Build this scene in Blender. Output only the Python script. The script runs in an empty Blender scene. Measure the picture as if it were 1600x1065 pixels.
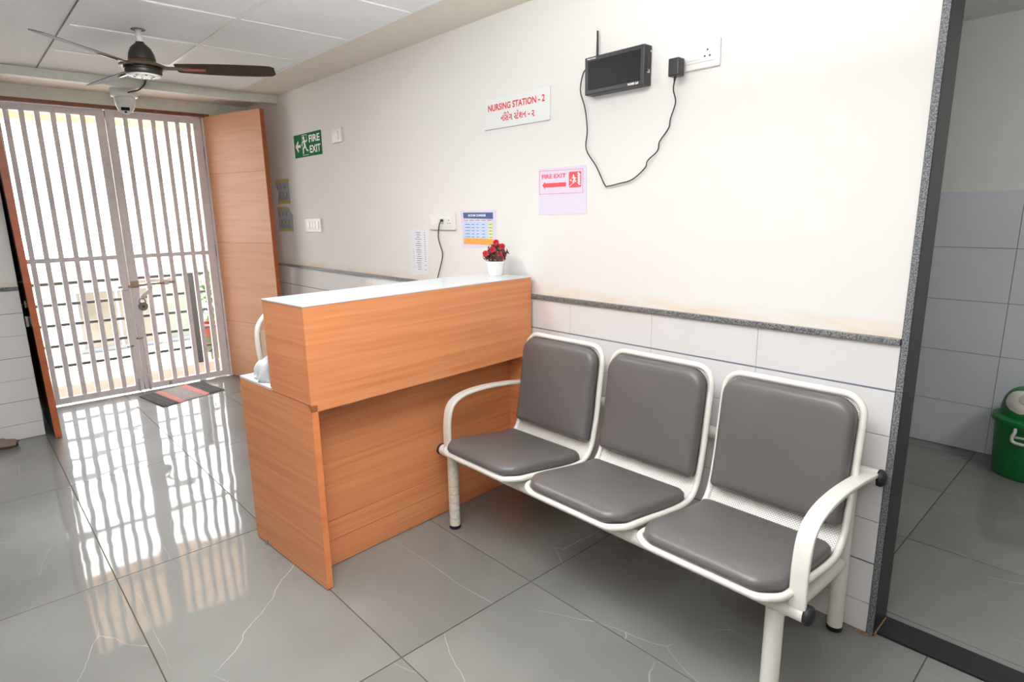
import bpy, bmesh, math, random
from mathutils import Vector, Matrix, Euler

random.seed(7)
PI = math.pi
SC = bpy.context.scene
COL = SC.collection

# ------------------------------------------------------------------ camera
cam_data = bpy.data.cameras.new('camera')
cam = bpy.data.objects.new('camera', cam_data)
COL.objects.link(cam)
cam_data.sensor_width = 36.0
cam_data.lens = 940.32 / 1600.0 * 36.0
cam_data.clip_start = 0.05
R0 = (0.68046632, 0.73260646, -0.01591753)
R1 = (0.1426371, -0.15372963, -0.9777637)
R2 = (-0.718763, 0.66306484, -0.2091047)
cam.matrix_world = Matrix((
    (R0[0], -R1[0], -R2[0], 0.0),
    (R0[1], -R1[1], -R2[1], 0.0),
    (R0[2], -R1[2], -R2[2], 1.44),
    (0, 0, 0, 1)))
SC.camera = cam

# ------------------------------------------------------------------ sky, lights, exposure
world = bpy.data.worlds.new('overcast_sky')
SC.world = world
world.use_nodes = True
wb = world.node_tree.nodes['Background']
wb.inputs[0].default_value = (0.93, 0.97, 1.0, 1)
wb.inputs[1].default_value = 12.0

def area_light(name, loc, rot, sx, sy, power, color=(1, 1, 1)):
    d = bpy.data.lights.new(name, 'AREA')
    d.shape = 'RECTANGLE'
    d.size, d.size_y = sx, sy
    d.energy = power
    d.color = color
    o = bpy.data.objects.new(name, d)
    o.location = loc
    o.rotation_euler = rot
    COL.objects.link(o)
    return o

NEUTRAL = (0.985, 0.992, 1.0)
area_light('added_ceiling_fill', (-0.45, -0.15, 2.36), (0, 0, 0), 0.9, 0.9, 13, NEUTRAL)  # no real fixture: lamp added overhead, out of view, for soft shadows
area_light('added_ceiling_fill', (-2.85, 0.62, 2.36), (0, 0, 0), 0.4, 0.4, 25, NEUTRAL)  # second unseen lamp, added to brighten the left of the long wall
area_light('side_room_fill', (0.9, 3.0, 2.40), (math.radians(40), 0, 0), 0.6, 0.5, 34, (1.0, 1.0, 1.0))  # unseen lamp added and tilted to brighten the side room's back wall
# flash fired at the ceiling ahead of the camera, plus a little spill forward
area_light('bounced_flash', (-0.90, 0.35, 1.85), (math.radians(180), 0, 0), 0.25, 0.25, 116, (0.93, 0.975, 1.0))  # lamp floats ahead of the camera to brighten the ceiling in view
area_light('camera_flash', (0.02, -0.05, 1.80), (math.radians(72), 0, math.radians(52)), 0.30, 0.30, 9, NEUTRAL)

SC.view_settings.view_transform = 'Standard'
SC.view_settings.look = 'None'
SC.view_settings.gamma = 1.0
SC.view_settings.use_curve_mapping = False
SC.view_settings.exposure = -0.06

# ------------------------------------------------------------------ materials
def lin(c):
    return tuple(((v / 255) / 12.92 if v / 255 <= 0.04045 else ((v / 255 + 0.055) / 1.055) ** 2.4) for v in c)

MATS = {}

def base_mat(name, rgb, rough=0.5, metal=0.0, spec=0.5):
    m = bpy.data.materials.new(name)
    m.use_nodes = True
    b = m.node_tree.nodes['Principled BSDF']
    b.inputs['Base Color'].default_value = (*lin(rgb), 1)
    b.inputs['Roughness'].default_value = rough
    b.inputs['Metallic'].default_value = metal
    b.inputs['Specular IOR Level'].default_value = spec
    MATS[name] = m
    return m, m.node_tree, b

def plain(name, rgb, rough=0.5, metal=0.0, spec=0.5, var=0.06, scale=12.0, bump=0.0):
    """colour with a faint procedural mottling"""
    m, nt, b = base_mat(name, rgb, rough, metal, spec)
    N, L = nt.nodes, nt.links
    tc = N.new('ShaderNodeTexCoord')
    nz = N.new('ShaderNodeTexNoise')
    nz.inputs['Scale'].default_value = scale
    nz.inputs['Detail'].default_value = 4
    L.new(tc.outputs['Object'], nz.inputs['Vector'])
    ramp = N.new('ShaderNodeValToRGB')
    c = lin(rgb)
    ramp.color_ramp.elements[0].position = 0.3
    ramp.color_ramp.elements[1].position = 0.7
    ramp.color_ramp.elements[0].color = (*[v * (1 - var) for v in c], 1)
    ramp.color_ramp.elements[1].color = (*[min(1, v * (1 + var)) for v in c], 1)
    L.new(nz.outputs['Fac'], ramp.inputs['Fac'])
    L.new(ramp.outputs['Color'], b.inputs['Base Color'])
    if bump:
        bp = N.new('ShaderNodeBump')
        bp.inputs['Strength'].default_value = bump
        bp.inputs['Distance'].default_value = 0.002
        L.new(nz.outputs['Fac'], bp.inputs['Height'])
        L.new(bp.outputs['Normal'], b.inputs['Normal'])
    return m

def wood(name, rgb_a, rgb_b, stretch, rough=0.38):
    """laminate grain: noise stretched along one axis"""
    m, nt, b = base_mat(name, rgb_a, rough)
    N, L = nt.nodes, nt.links
    tc = N.new('ShaderNodeTexCoord')
    mp = N.new('ShaderNodeMapping')
    mp.inputs['Scale'].default_value = stretch
    L.new(tc.outputs['Object'], mp.inputs['Vector'])
    n1 = N.new('ShaderNodeTexNoise')
    n1.inputs['Scale'].default_value = 1.0
    n1.inputs['Detail'].default_value = 7
    n1.inputs['Roughness'].default_value = 0.62
    n1.inputs['Distortion'].default_value = 0.35
    L.new(mp.outputs['Vector'], n1.inputs['Vector'])
    ramp = N.new('ShaderNodeValToRGB')
    cr = ramp.color_ramp
    cr.elements[0].position = 0.30
    cr.elements[0].color = (*lin(rgb_b), 1)
    cr.elements[1].position = 0.62
    cr.elements[1].color = (*lin(rgb_a), 1)
    L.new(n1.outputs['Fac'], ramp.inputs['Fac'])
    L.new(ramp.outputs['Color'], b.inputs['Base Color'])
    return m

def granite(name, dark, light, rough, scale=260, lo=0.45, hi=0.62):
    m, nt, b = base_mat(name, dark, rough)
    N, L = nt.nodes, nt.links
    tc = N.new('ShaderNodeTexCoord')
    nz = N.new('ShaderNodeTexNoise')
    nz.inputs['Scale'].default_value = scale
    nz.inputs['Detail'].default_value = 3
    L.new(tc.outputs['Object'], nz.inputs['Vector'])
    ramp = N.new('ShaderNodeValToRGB')
    ramp.color_ramp.elements[0].position = lo
    ramp.color_ramp.elements[0].color = (*lin(dark), 1)
    ramp.color_ramp.elements[1].position = hi
    ramp.color_ramp.elements[1].color = (*lin(light), 1)
    L.new(nz.outputs['Fac'], ramp.inputs['Fac'])
    L.new(ramp.outputs['Color'], b.inputs['Base Color'])
    return m

def floor_tile_mat(name, rgb, rgb2, vein, rough):
    m, nt, b = base_mat(name, rgb, 0.45, 0, 0.2)
    b.inputs['Coat Weight'].default_value = 0.85
    b.inputs['Coat Roughness'].default_value = rough
    b.inputs['Coat IOR'].default_value = 1.5
    N, L = nt.nodes, nt.links
    tc = N.new('ShaderNodeTexCoord')
    oi = N.new('ShaderNodeObjectInfo')
    # each tile gets its own patch of the marble pattern
    off = N.new('ShaderNodeVectorMath'); off.operation = 'SCALE'
    off.inputs[0].default_value = (37.0, 19.0, 11.0)
    L.new(oi.outputs['Random'], off.inputs['Scale'])
    add = N.new('ShaderNodeVectorMath'); add.operation = 'ADD'
    L.new(tc.outputs['Object'], add.inputs[0])
    L.new(off.outputs['Vector'], add.inputs[1])
    n1 = N.new('ShaderNodeTexNoise')
    n1.inputs['Scale'].default_value = 2.2
    n1.inputs['Detail'].default_value = 5
    L.new(add.outputs['Vector'], n1.inputs['Vector'])
    ramp = N.new('ShaderNodeValToRGB')
    ramp.color_ramp.elements[0].position = 0.35
    ramp.color_ramp.elements[0].color = (*lin(rgb), 1)
    ramp.color_ramp.elements[1].position = 0.68
    ramp.color_ramp.elements[1].color = (*lin(rgb2), 1)
    L.new(n1.outputs['Fac'], ramp.inputs['Fac'])
    # thin pale veins: ridge of a stretched, warped noise, broken up by another
    mp = N.new('ShaderNodeMapping')
    mp.inputs['Rotation'].default_value = (0, 0, -0.35)
    mp.inputs['Scale'].default_value = (0.55, 1.25, 1.0)
    L.new(add.outputs['Vector'], mp.inputs['Vector'])
    nd = N.new('ShaderNodeTexNoise')
    nd.inputs['Scale'].default_value = 3.0
    nd.inputs['Detail'].default_value = 6
    L.new(add.outputs['Vector'], nd.inputs['Vector'])
    dm = N.new('ShaderNodeVectorMath'); dm.operation = 'MULTIPLY_ADD'
    dm.inputs[1].default_value = (0.10, 0.10, 0.0)
    L.new(nd.outputs['Color'], dm.inputs[0])
    L.new(mp.outputs['Vector'], dm.inputs[2])
    n2 = N.new('ShaderNodeTexVoronoi')
    n2.voronoi_dimensions = '2D'
    n2.feature = 'DISTANCE_TO_EDGE'
    n2.inputs['Scale'].default_value = 1.8
    L.new(dm.outputs['Vector'], n2.inputs['Vector'])
    a = n2
    v = N.new('ShaderNodeMapRange')
    v.inputs['From Min'].default_value = 0.0008
    v.inputs['From Max'].default_value = 0.0036
    v.inputs['To Min'].default_value = 1.0
    v.inputs['To Max'].default_value = 0.0
    L.new(a.outputs[0], v.inputs['Value'])
    n3 = N.new('ShaderNodeTexNoise')
    n3.inputs['Scale'].default_value = 2.6
    L.new(add.outputs['Vector'], n3.inputs['Vector'])
    br = N.new('ShaderNodeMapRange')
    br.inputs['From Min'].default_value = 0.42
    br.inputs['From Max'].default_value = 0.62
    br.inputs['To Max'].default_value = 0.62
    L.new(n3.outputs['Fac'], br.inputs['Value'])
    mul = N.new('ShaderNodeMath'); mul.operation = 'MULTIPLY'
    L.new(v.outputs['Result'], mul.inputs[0])
    L.new(br.outputs['Result'], mul.inputs[1])
    mix = N.new('ShaderNodeMix'); mix.data_type = 'RGBA'
    L.new(mul.outputs[0], mix.inputs['Factor'])
    L.new(ramp.outputs['Color'], mix.inputs['A'])
    mix.inputs['B'].default_value = (*lin(vein), 1)
    L.new(mix.outputs['Result'], b.inputs['Base Color'])
    # slight waviness of the polish
    n4 = N.new('ShaderNodeTexNoise')
    n4.inputs['Scale'].default_value = 5.0
    n4.inputs['Detail'].default_value = 1
    L.new(add.outputs['Vector'], n4.inputs['Vector'])
    bp = N.new('ShaderNodeBump')
    bp.inputs['Strength'].default_value = 0.06
    bp.inputs['Distance'].default_value = 0.02
    L.new(n4.outputs['Fac'], bp.inputs['Height'])
    L.new(bp.outputs['Normal'], b.inputs['Normal'])
    L.new(bp.outputs['Normal'], b.inputs['Coat Normal'])
    return m

def leather(name, rgb, rough):
    m, nt, b = base_mat(name, rgb, rough, 0, 0.45)
    N, L = nt.nodes, nt.links
    tc = N.new('ShaderNodeTexCoord')
    vo = N.new('ShaderNodeTexVoronoi')
    vo.inputs['Scale'].default_value = 700
    L.new(tc.outputs['Object'], vo.inputs['Vector'])
    nz = N.new('ShaderNodeTexNoise')
    nz.inputs['Scale'].default_value = 6
    L.new(tc.outputs['Object'], nz.inputs['Vector'])
    c = lin(rgb)
    ramp = N.new('ShaderNodeValToRGB')
    ramp.color_ramp.elements[0].color = (*[x * .93 for x in c], 1)
    ramp.color_ramp.elements[1].color = (*[x * 1.07 for x in c], 1)
    L.new(nz.outputs['Fac'], ramp.inputs['Fac'])
    L.new(ramp.outputs['Color'], b.inputs['Base Color'])
    bp = N.new('ShaderNodeBump')
    bp.inputs['Strength'].default_value = 0.12
    bp.inputs['Distance'].default_value = 0.0006
    L.new(vo.outputs['Distance'], bp.inputs['Height'])
    L.new(bp.outputs['Normal'], b.inputs['Normal'])
    return m

def perforated(name, rgb, hole):
    m, nt, b = base_mat(name, rgb, 0.42)
    N, L = nt.nodes, nt.links
    uv = N.new('ShaderNodeTexCoord')
    vo = N.new('ShaderNodeTexVoronoi')
    vo.inputs['Scale'].default_value = 1.0
    vo.inputs['Randomness'].default_value = 0.0
    mp = N.new('ShaderNodeMapping')
    mp.inputs['Rotation'].default_value = (0, 0, PI / 4)
    mp.inputs['Scale'].default_value = (150, 150, 1)
    L.new(uv.outputs['UV'], mp.inputs['Vector'])
    L.new(mp.outputs['Vector'], vo.inputs['Vector'])
    lt = N.new('ShaderNodeMapRange')
    lt.inputs['From Min'].default_value = 0.24
    lt.inputs['From Max'].default_value = 0.32
    L.new(vo.outputs['Distance'], lt.inputs['Value'])
    mix = N.new('ShaderNodeMix'); mix.data_type = 'RGBA'
    L.new(lt.outputs['Result'], mix.inputs['Factor'])
    mix.inputs['A'].default_value = (*lin(hole), 1)
    mix.inputs['B'].default_value = (*lin(rgb), 1)
    L.new(mix.outputs['Result'], b.inputs['Base Color'])
    return m

def wall_paint(name, rgb, stain, stain_lo, stain_hi):
    """off-white emulsion with a brownish tide mark above the granite strip"""
    m, nt, b = base_mat(name, rgb, 0.75, 0, 0.25)
    N, L = nt.nodes, nt.links
    tc = N.new('ShaderNodeTexCoord')
    sep = N.new('ShaderNodeSeparateXYZ')
    L.new(tc.outputs['Object'], sep.inputs[0])
    mr = N.new('ShaderNodeMapRange')
    mr.inputs['From Min'].default_value = stain_lo
    mr.inputs['From Max'].default_value = stain_hi
    mr.inputs['To Min'].default_value = 1.0
    mr.inputs['To Max'].default_value = 0.0
    L.new(sep.outputs['Z'], mr.inputs['Value'])
    mp = N.new('ShaderNodeMapping')
    mp.inputs['Scale'].default_value = (3.0, 1.0, 14.0)
    L.new(tc.outputs['Object'], mp.inputs['Vector'])
    nz = N.new('ShaderNodeTexNoise')
    nz.inputs['Scale'].default_value = 1.6
    nz.inputs['Detail'].default_value = 5
    L.new(mp.outputs['Vector'], nz.inputs['Vector'])
    r2 = N.new('ShaderNodeMapRange')
    r2.inputs['From Min'].default_value = 0.35
    r2.inputs['From Max'].default_value = 0.75
    L.new(nz.outputs['Fac'], r2.inputs['Value'])
    mul = N.new('ShaderNodeMath'); mul.operation = 'MULTIPLY'
    L.new(mr.outputs['Result'], mul.inputs[0])
    L.new(r2.outputs['Result'], mul.inputs[1])
    mix = N.new('ShaderNodeMix'); mix.data_type = 'RGBA'
    L.new(mul.outputs[0], mix.inputs['Factor'])
    mix.inputs['A'].default_value = (*lin(rgb), 1)
    mix.inputs['B'].default_value = (*lin(stain), 1)
    L.new(mix.outputs['Result'], b.inputs['Base Color'])
    n2 = N.new('ShaderNodeTexNoise')
    n2.inputs['Scale'].default_value = 30
    L.new(tc.outputs['Object'], n2.inputs['Vector'])
    bp = N.new('ShaderNodeBump')
    bp.inputs['Strength'].default_value = 0.05
    bp.inputs['Distance'].default_value = 0.003
    L.new(n2.outputs['Fac'], bp.inputs['Height'])
    L.new(bp.outputs['Normal'], b.inputs['Normal'])
    return m

def glass_mat(name, rgb, rough=0.05):
    m, nt, b = base_mat(name, rgb, rough, 0, 0.6)
    return m

m_wall = wall_paint('wall_paint', (236, 231, 225), (230, 204, 172), 1.035, 1.10)
m_wall_plain = plain('plain_wall_paint', (236, 231, 225), 0.75, var=0.01)
m_wall2 = plain('side_room_paint', (226, 226, 220), 0.75, var=0.02)
m_ceiling = plain('ceiling_board', (240, 240, 240), 0.8, var=0.02, scale=4)
m_margin = plain('ceiling_margin', (228, 220, 206), 0.75, var=0.02)
m_beam = plain('pale_green_paint', (228, 227, 216), 0.55, var=0.04, scale=20)
m_grid = plain('grid_bar_white', (236, 236, 232), 0.4, var=0.01)
m_shadowgap = plain('gap_dark', (126, 122, 114), 0.8)
m_floor = floor_tile_mat('floor_tile', (118, 117, 112), (130, 129, 124), (190, 187, 180), 0.04)
m_grout = plain('grout', (92, 76, 60), 0.8, var=0.2, scale=40)
m_walltile = plain('wall_tile', (228, 224, 222), 0.12, var=0.015, scale=3)
m_walltile2 = plain('side_wall_tile', (214, 217, 222), 0.18, var=0.03, scale=3)
m_tilejoint = plain('tile_joint', (206, 200, 192), 0.8)
m_tilejoint2 = plain('side_tile_joint', (140, 142, 144), 0.8)
m_darkjoint = plain('dark_joint', (112, 114, 130), 0.5)
m_strip = granite('granite_strip', (70, 70, 73), (142, 140, 138), 0.35, 210, 0.40, 0.64)
m_jamb_front = granite('granite_jamb_edge', (70, 70, 72), (140, 140, 142), 0.6, 210, 0.40, 0.64)
m_black_granite = granite('black_granite', (26, 26, 28), (52, 52, 54), 0.45, 500, 0.55, 0.75)
m_dirt = plain('rust_dirt', (150, 112, 76), 0.9, var=0.3, scale=60)
m_wood_len = wood('laminate_lengthwise', (222, 146, 96), (202, 122, 76), (1.0, 1.0, 44))
m_wood_door = wood('door_laminate', (234, 176, 138), (222, 158, 118), (1.6, 1.6, 26))
m_wood_edge = wood('edge_band', (222, 138, 84), (206, 116, 64), (3, 3, 20))
m_door_edge = wood('door_edge_band', (182, 98, 54), (162, 84, 44), (3, 3, 12))
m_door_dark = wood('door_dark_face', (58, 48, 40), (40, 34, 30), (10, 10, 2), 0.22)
m_worktop = plain('white_laminate', (226, 230, 234), 0.12, var=0.015)
m_brown_frame = wood('brown_frame', (150, 88, 56), (116, 64, 40), (3, 20, 3))
m_gate = plain('gate_paint', (240, 231, 231), 0.45, var=0.05, scale=25)
m_rust = plain('rust', (188, 160, 142), 0.8, var=0.25, scale=80)
m_steel = plain('steel', (190, 188, 184), 0.25, 1.0, var=0.08)
m_lock = plain('padlock_grey', (150, 146, 140), 0.35, 0.35)
m_darksteel = plain('dark_steel', (90, 88, 86), 0.35, 0.9)
m_cream = plain('cream_powder_coat', (238, 233, 223), 0.32, var=0.02)
m_cream_worn = plain('cream_worn', (226, 216, 200), 0.45, var=0.14, scale=55)
m_perf = perforated('perforated_sheet', (238, 234, 227), (150, 142, 134))
m_leather = leather('taupe_vinyl', (97, 92, 90), 0.36)
m_tape = plain('tape_grey', (206, 198, 186), 0.6)
m_piping = plain('stitch_grey', (150, 140, 134), 0.6)
m_black = plain('black_plastic', (34, 33, 34), 0.38, var=0.05)
m_black2 = plain('black_gloss', (16, 14, 13), 0.4, spec=0.25, var=0.02)
m_rubber = plain('black_rubber', (26, 26, 26), 0.6)
m_white_plastic = plain('white_plastic', (240, 236, 230), 0.3, var=0.01)
m_white_plastic2 = plain('ivory_plastic', (236, 230, 220), 0.35, var=0.01)
m_slot = plain('socket_hole', (66, 62, 58), 0.6)
m_fan_black = plain('fan_black', (44, 40, 34), 0.42, var=0.05)
m_fan_brown = plain('fan_bronze', (92, 76, 54), 0.4, 0.35)
m_fan_blade = plain('fan_blade_brown', (70, 54, 46), 0.6, spec=0.2, var=0.05)
m_fan_gold = plain('fan_copper', (150, 78, 50), 0.3, 0.5)
m_cctv = plain('cctv_white', (230, 229, 225), 0.35, var=0.02)
m_green_sign = plain('sign_green', (22, 112, 56), 0.75, spec=0.15, var=0.03)
m_white_print = plain('print_white', (246, 246, 244), 0.5, var=0.005)
m_red_print = plain('print_red', (214, 46, 62), 0.5, var=0.02)
m_coral_print = plain('print_coral', (242, 82, 84), 0.5, var=0.02)
m_acrylic = plain('acrylic_board', (240, 240, 236), 0.08, var=0.005)
m_paper = plain('paper_lilac', (228, 216, 232), 0.7, var=0.01)
m_paper_white = plain('paper_white', (238, 234, 238), 0.7, var=0.01)
m_navy = plain('print_navy', (72, 92, 138), 0.5, var=0.02)
m_lightblue = plain('print_light_blue', (196, 212, 240), 0.6, var=0.01)
m_yellowgreen = plain('print_yellow_green', (218, 222, 160), 0.6, var=0.01)
m_orange = plain('print_orange', (248, 166, 68), 0.5, var=0.02)
m_ink = plain('print_ink', (120, 118, 130), 0.6)
m_inkblue = plain('print_ink_blue', (104, 116, 156), 0.6)
m_mustard = plain('print_mustard', (196, 178, 62), 0.6, var=0.03)
m_poster_grey = plain('poster_grey', (168, 176, 184), 0.6, var=0.05, scale=40)
m_poster_blue = plain('poster_blue', (70, 96, 150), 0.6)
m_poster_red = plain('poster_red', (170, 84, 66), 0.6)
m_poster_skin = plain('poster_tan', (206, 168, 136), 0.6)
m_mat_dark = plain('rug_dark', (84, 84, 84), 0.95, var=0.35, scale=160, bump=0.8)
m_mat_mid = plain('rug_mottled', (168, 160, 158), 0.95, var=0.45, scale=190, bump=0.8)
m_mat_coral = plain('rug_coral', (216, 150, 138), 0.95, var=0.12, scale=120, bump=0.8)
m_pot = plain('white_ceramic', (244, 242, 238), 0.3, var=0.01)
m_soil = plain('dark_foam', (52, 46, 40), 0.9)
m_leaf_dark = plain('leaf_maroon', (110, 58, 56), 0.6, var=0.25, scale=60)
m_leaf_green = plain('leaf_olive', (82, 84, 58), 0.6, var=0.25, scale=60)
m_petal = plain('petal_red', (206, 38, 58), 0.55, var=0.2, scale=90)
m_bin = plain('bin_green', (20, 118, 52), 0.4, var=0.04)
m_bin_flap = plain('bin_flap_white', (206, 204, 196), 0.45, var=0.03)
m_bag = plain('bag_film', (198, 198, 200), 0.28, var=0.08, scale=18)
m_bag_blue = plain('bag_print_blue', (176, 206, 228), 0.35, var=0.1, scale=30)
m_chair_white = plain('chair_frame_white', (232, 226, 218), 0.35, var=0.02)
m_chair_tan = plain('chair_back_tan', (196, 172, 150), 0.55, var=0.04)
m_slipper = plain('slipper_brown', (128, 108, 96), 0.8, var=0.15, scale=40)
m_slipper_sole = plain('slipper_sole', (72, 62, 54), 0.8)
m_ext_white = plain('facade_white', (236, 232, 226), 0.8, var=0.03)
m_ext_trim = plain('facade_trim', (124, 116, 104), 0.8, var=0.05)
m_ext_frame = plain('window_frame_blue_grey', (112, 118, 128), 0.5, var=0.03)
m_ext_pane = plain('window_pane_beige', (92, 84, 70), 0.45, var=0.22, scale=3)
m_ext_pane2 = plain('window_pane_pale_green', (96, 100, 86), 0.45, var=0.3, scale=3)
m_peach = plain('soffit_peach', (238, 196, 148), 0.8, var=0.03)
m_ext_floor = plain('balcony_tile', (176, 166, 152), 0.6, var=0.05)
m_ext_rib = plain('ribbed_tile', (124, 104, 84), 0.7, var=0.1)
m_rail = plain('rail_dark_grey', (44, 42, 42), 0.5, var=0.05)
m_bush = plain('bush_leaf', (76, 112, 40), 0.7, var=0.3, scale=20)
m_terracotta = plain('terracotta', (128, 56, 34), 0.7, var=0.1)
m_olive = plain('planter_olive', (86, 84, 46), 0.7, var=0.15)
m_concrete = plain('concrete', (190, 186, 178), 0.9, var=0.06)

# ------------------------------------------------------------------ geometry helpers
def bm_box(bm, x0, x1, y0, y1, z0, z1, M=None):
    vs = [bm.verts.new(Vector(c) if M is None else M @ Vector(c)) for c in
          ((x0, y0, z0), (x1, y0, z0), (x1, y1, z0), (x0, y1, z0),
           (x0, y0, z1), (x1, y0, z1), (x1, y1, z1), (x0, y1, z1))]
    fs = []
    for f in ((0, 3, 2, 1), (4, 5, 6, 7), (0, 1, 5, 4), (1, 2, 6, 5), (2, 3, 7, 6), (3, 0, 4, 7)):
        fs.append(bm.faces.new([vs[i] for i in f]))
    return vs, fs

def bm_tube(bm, pts, r, seg=12, closed=False, sx=1.0, up=None, caps=True, sq=1.0):
    """tube through points; r number or list; sx widens the section along 'up'-normal for flat bands"""
    P = [Vector(p) for p in pts]
    n = len(P)
    rings = []
    prev = None
    for i in range(n):
        if closed:
            t = (P[(i + 1) % n] - P[i - 1]).normalized()
        else:
            t = (P[min(i + 1, n - 1)] - P[max(i - 1, 0)]).normalized()
        if up is not None:
            a = Vector(up) - t * Vector(up).dot(t)
            a.normalize()
        elif prev is None:
            a = Vector((0, 0, 1)) if abs(t.z) < 0.9 else Vector((1, 0, 0))
            a = (a - t * a.dot(t)).normalized()
        else:
            a = (prev - t * prev.dot(t)).normalized()
        prev = a
        b = t.cross(a)
        rr = r[i] if isinstance(r, (list, tuple)) else r
        ring = []
        for k in range(seg):
            th = 2 * PI * (k + .5) / seg
            ct, st = math.cos(th), math.sin(th)
            if sq != 1.0:
                ct, st = math.copysign(abs(ct) ** sq, ct), math.copysign(abs(st) ** sq, st)
            ring.append(bm.verts.new(P[i] + a * (rr * sx * ct) + b * (rr * st)))
        rings.append(ring)
    m = n if closed else n - 1
    for i in range(m):
        A, B = rings[i], rings[(i + 1) % n]
        for k in range(seg):
            bm.faces.new((A[k], A[(k + 1) % seg], B[(k + 1) % seg], B[k]))
    if not closed and caps:
        bm.faces.new(rings[0][::-1])
        bm.faces.new(rings[-1])
    return rings

def bm_lathe(bm, prof, seg=32, center=(0, 0, 0), M=None, sx=1.0, sy=1.0):
    c = Vector(center)
    rings = []
    for (r, z) in prof:
        if r <= 1e-6:
            p = c + Vector((0, 0, z))
            rings.append([bm.verts.new(M @ p if M else p)])
        else:
            ring = []
            for k in range(seg):
                p = c + Vector((r * sx * math.cos(2 * PI * k / seg), r * sy * math.sin(2 * PI * k / seg), z))
                ring.append(bm.verts.new(M @ p if M else p))
            rings.append(ring)
    for A, B in zip(rings[:-1], rings[1:]):
        for k in range(seg):
            k2 = (k + 1) % seg
            if len(A) == 1 and len(B) == 1:
                continue
            if len(A) == 1:
                bm.faces.new((A[0], B[k2], B[k]))
            elif len(B) == 1:
                bm.faces.new((A[k], A[k2], B[0]))
            else:
                bm.faces.new((A[k], A[k2], B[k2], B[k]))

def bevel(bm, w, seg=2):
    bmesh.ops.bevel(bm, geom=list(bm.edges), offset=w, segments=seg, profile=0.5, affect='EDGES', clamp_overlap=True)

def obj(name, bm, mat, parent=None, smooth=False, angle=None):
    me = bpy.data.meshes.new(name)
    bmesh.ops.recalc_face_normals(bm, faces=list(bm.faces))
    bm.to_mesh(me)
    bm.free()
    if smooth:
        for p in me.polygons:
            p.use_smooth = True
        if angle:
            me.set_sharp_from_angle(angle=math.radians(angle))
    for mm in (mat if isinstance(mat, (list, tuple)) else [mat]):
        me.materials.append(mm)
    o = bpy.data.objects.new(name, me)
    COL.objects.link(o)
    if parent is not None:
        adopt(o, parent)
    return o

def wmat(o):
    m = o.matrix_basis.copy()
    if o.parent is not None:
        m = wmat(o.parent) @ o.matrix_parent_inverse @ m
    return m

def adopt(o, parent):
    o.parent = parent
    o.matrix_parent_inverse = wmat(parent).inverted()

def tag(o, label, cat, group=None):
    o['label'] = label
    o['category'] = cat
    if group:
        o['group'] = group
    return o

def thing(name, label, cat, loc, group=None):
    o = bpy.data.objects.new(name, None)
    o.empty_display_size = 0.1
    o.location = loc
    COL.objects.link(o)
    return tag(o, label, cat, group)

def struct(o):
    o['kind'] = 'structure'
    return o

def box(name, x0, x1, y0, y1, z0, z1, mat, parent=None, bev=0.0, M=None):
    bm = bmesh.new()
    bm_box(bm, x0, x1, y0, y1, z0, z1, M)
    if bev:
        bevel(bm, bev, 2)
    return obj(name, bm, mat, parent)

def text_mesh(s, bold=0.0):
    c = bpy.data.curves.new('lettering', 'FONT')
    c.body = s
    c.size = 1.0
    c.offset = bold
    c.resolution_u = 3
    o = bpy.data.objects.new('lettering', c)
    COL.objects.link(o)
    dg = bpy.context.evaluated_depsgraph_get()
    me = bpy.data.meshes.new_from_object(o.evaluated_get(dg))
    bpy.data.objects.remove(o)
    bpy.data.curves.remove(c)
    return me

def wall_text(s, x0, x1, z0, z1, y, mat, parent, bold=0.0, name='lettering', fit=True):
    """lettering on the long wall, stretched to fill x0..x1, z0..z1 (its ink bounds)"""
    me = text_mesh(s, bold)
    xs = [v.co.x for v in me.vertices]; ys = [v.co.y for v in me.vertices]
    a, b, c, d = min(xs), max(xs), min(ys), max(ys)
    for v in me.vertices:
        X = x0 + (v.co.x - a) / (b - a) * (x1 - x0)
        Z = z0 + (v.co.y - c) / (d - c) * (z1 - z0)
        v.co = (X, y, Z)
    me.materials.clear()
    me.materials.append(mat)
    o = bpy.data.objects.new(name, me)
    COL.objects.link(o)
    adopt(o, parent)
    return o

def rects_on_wall(name, rects, y, th, mat, parent):
    bm = bmesh.new()
    for (x0, x1, z0, z1) in rects:
        bm_box(bm, x0, x1, y - th, y, z0, z1)
    return obj(name, bm, mat, parent)

def poly_on_wall(bm, pts, y, th=0.0008):
    """flat shape in (x,z) with a hair of thickness"""
    f = [bm.verts.new((x, y, z)) for x, z in pts]
    b = [bm.verts.new((x, y - th, z)) for x, z in pts]
    bm.faces.new(f)
    bm.faces.new(b[::-1])
    n = len(pts)
    for i in range(n):
        bm.faces.new((f[i], f[(i + 1) % n], b[(i + 1) % n], b[i]))

def bar2d(bm, a, b, w, y, th=0.0008):
    ax, az = a; bx, bz = b
    d = math.hypot(bx - ax, bz - az)
    nx, nz = -(bz - az) / d * w / 2, (bx - ax) / d * w / 2
    poly_on_wall(bm, [(ax + nx, az + nz), (bx + nx, bz + nz), (bx - nx, bz - nz), (ax - nx, az - nz)], y, th)

def disc2d(bm, c, r, y, th=0.0008, n=14, sx=1.0):
    poly_on_wall(bm, [(c[0] + r * sx * math.cos(2 * PI * k / n), c[1] + r * math.sin(2 * PI * k / n)) for k in range(n)], y, th)

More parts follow.
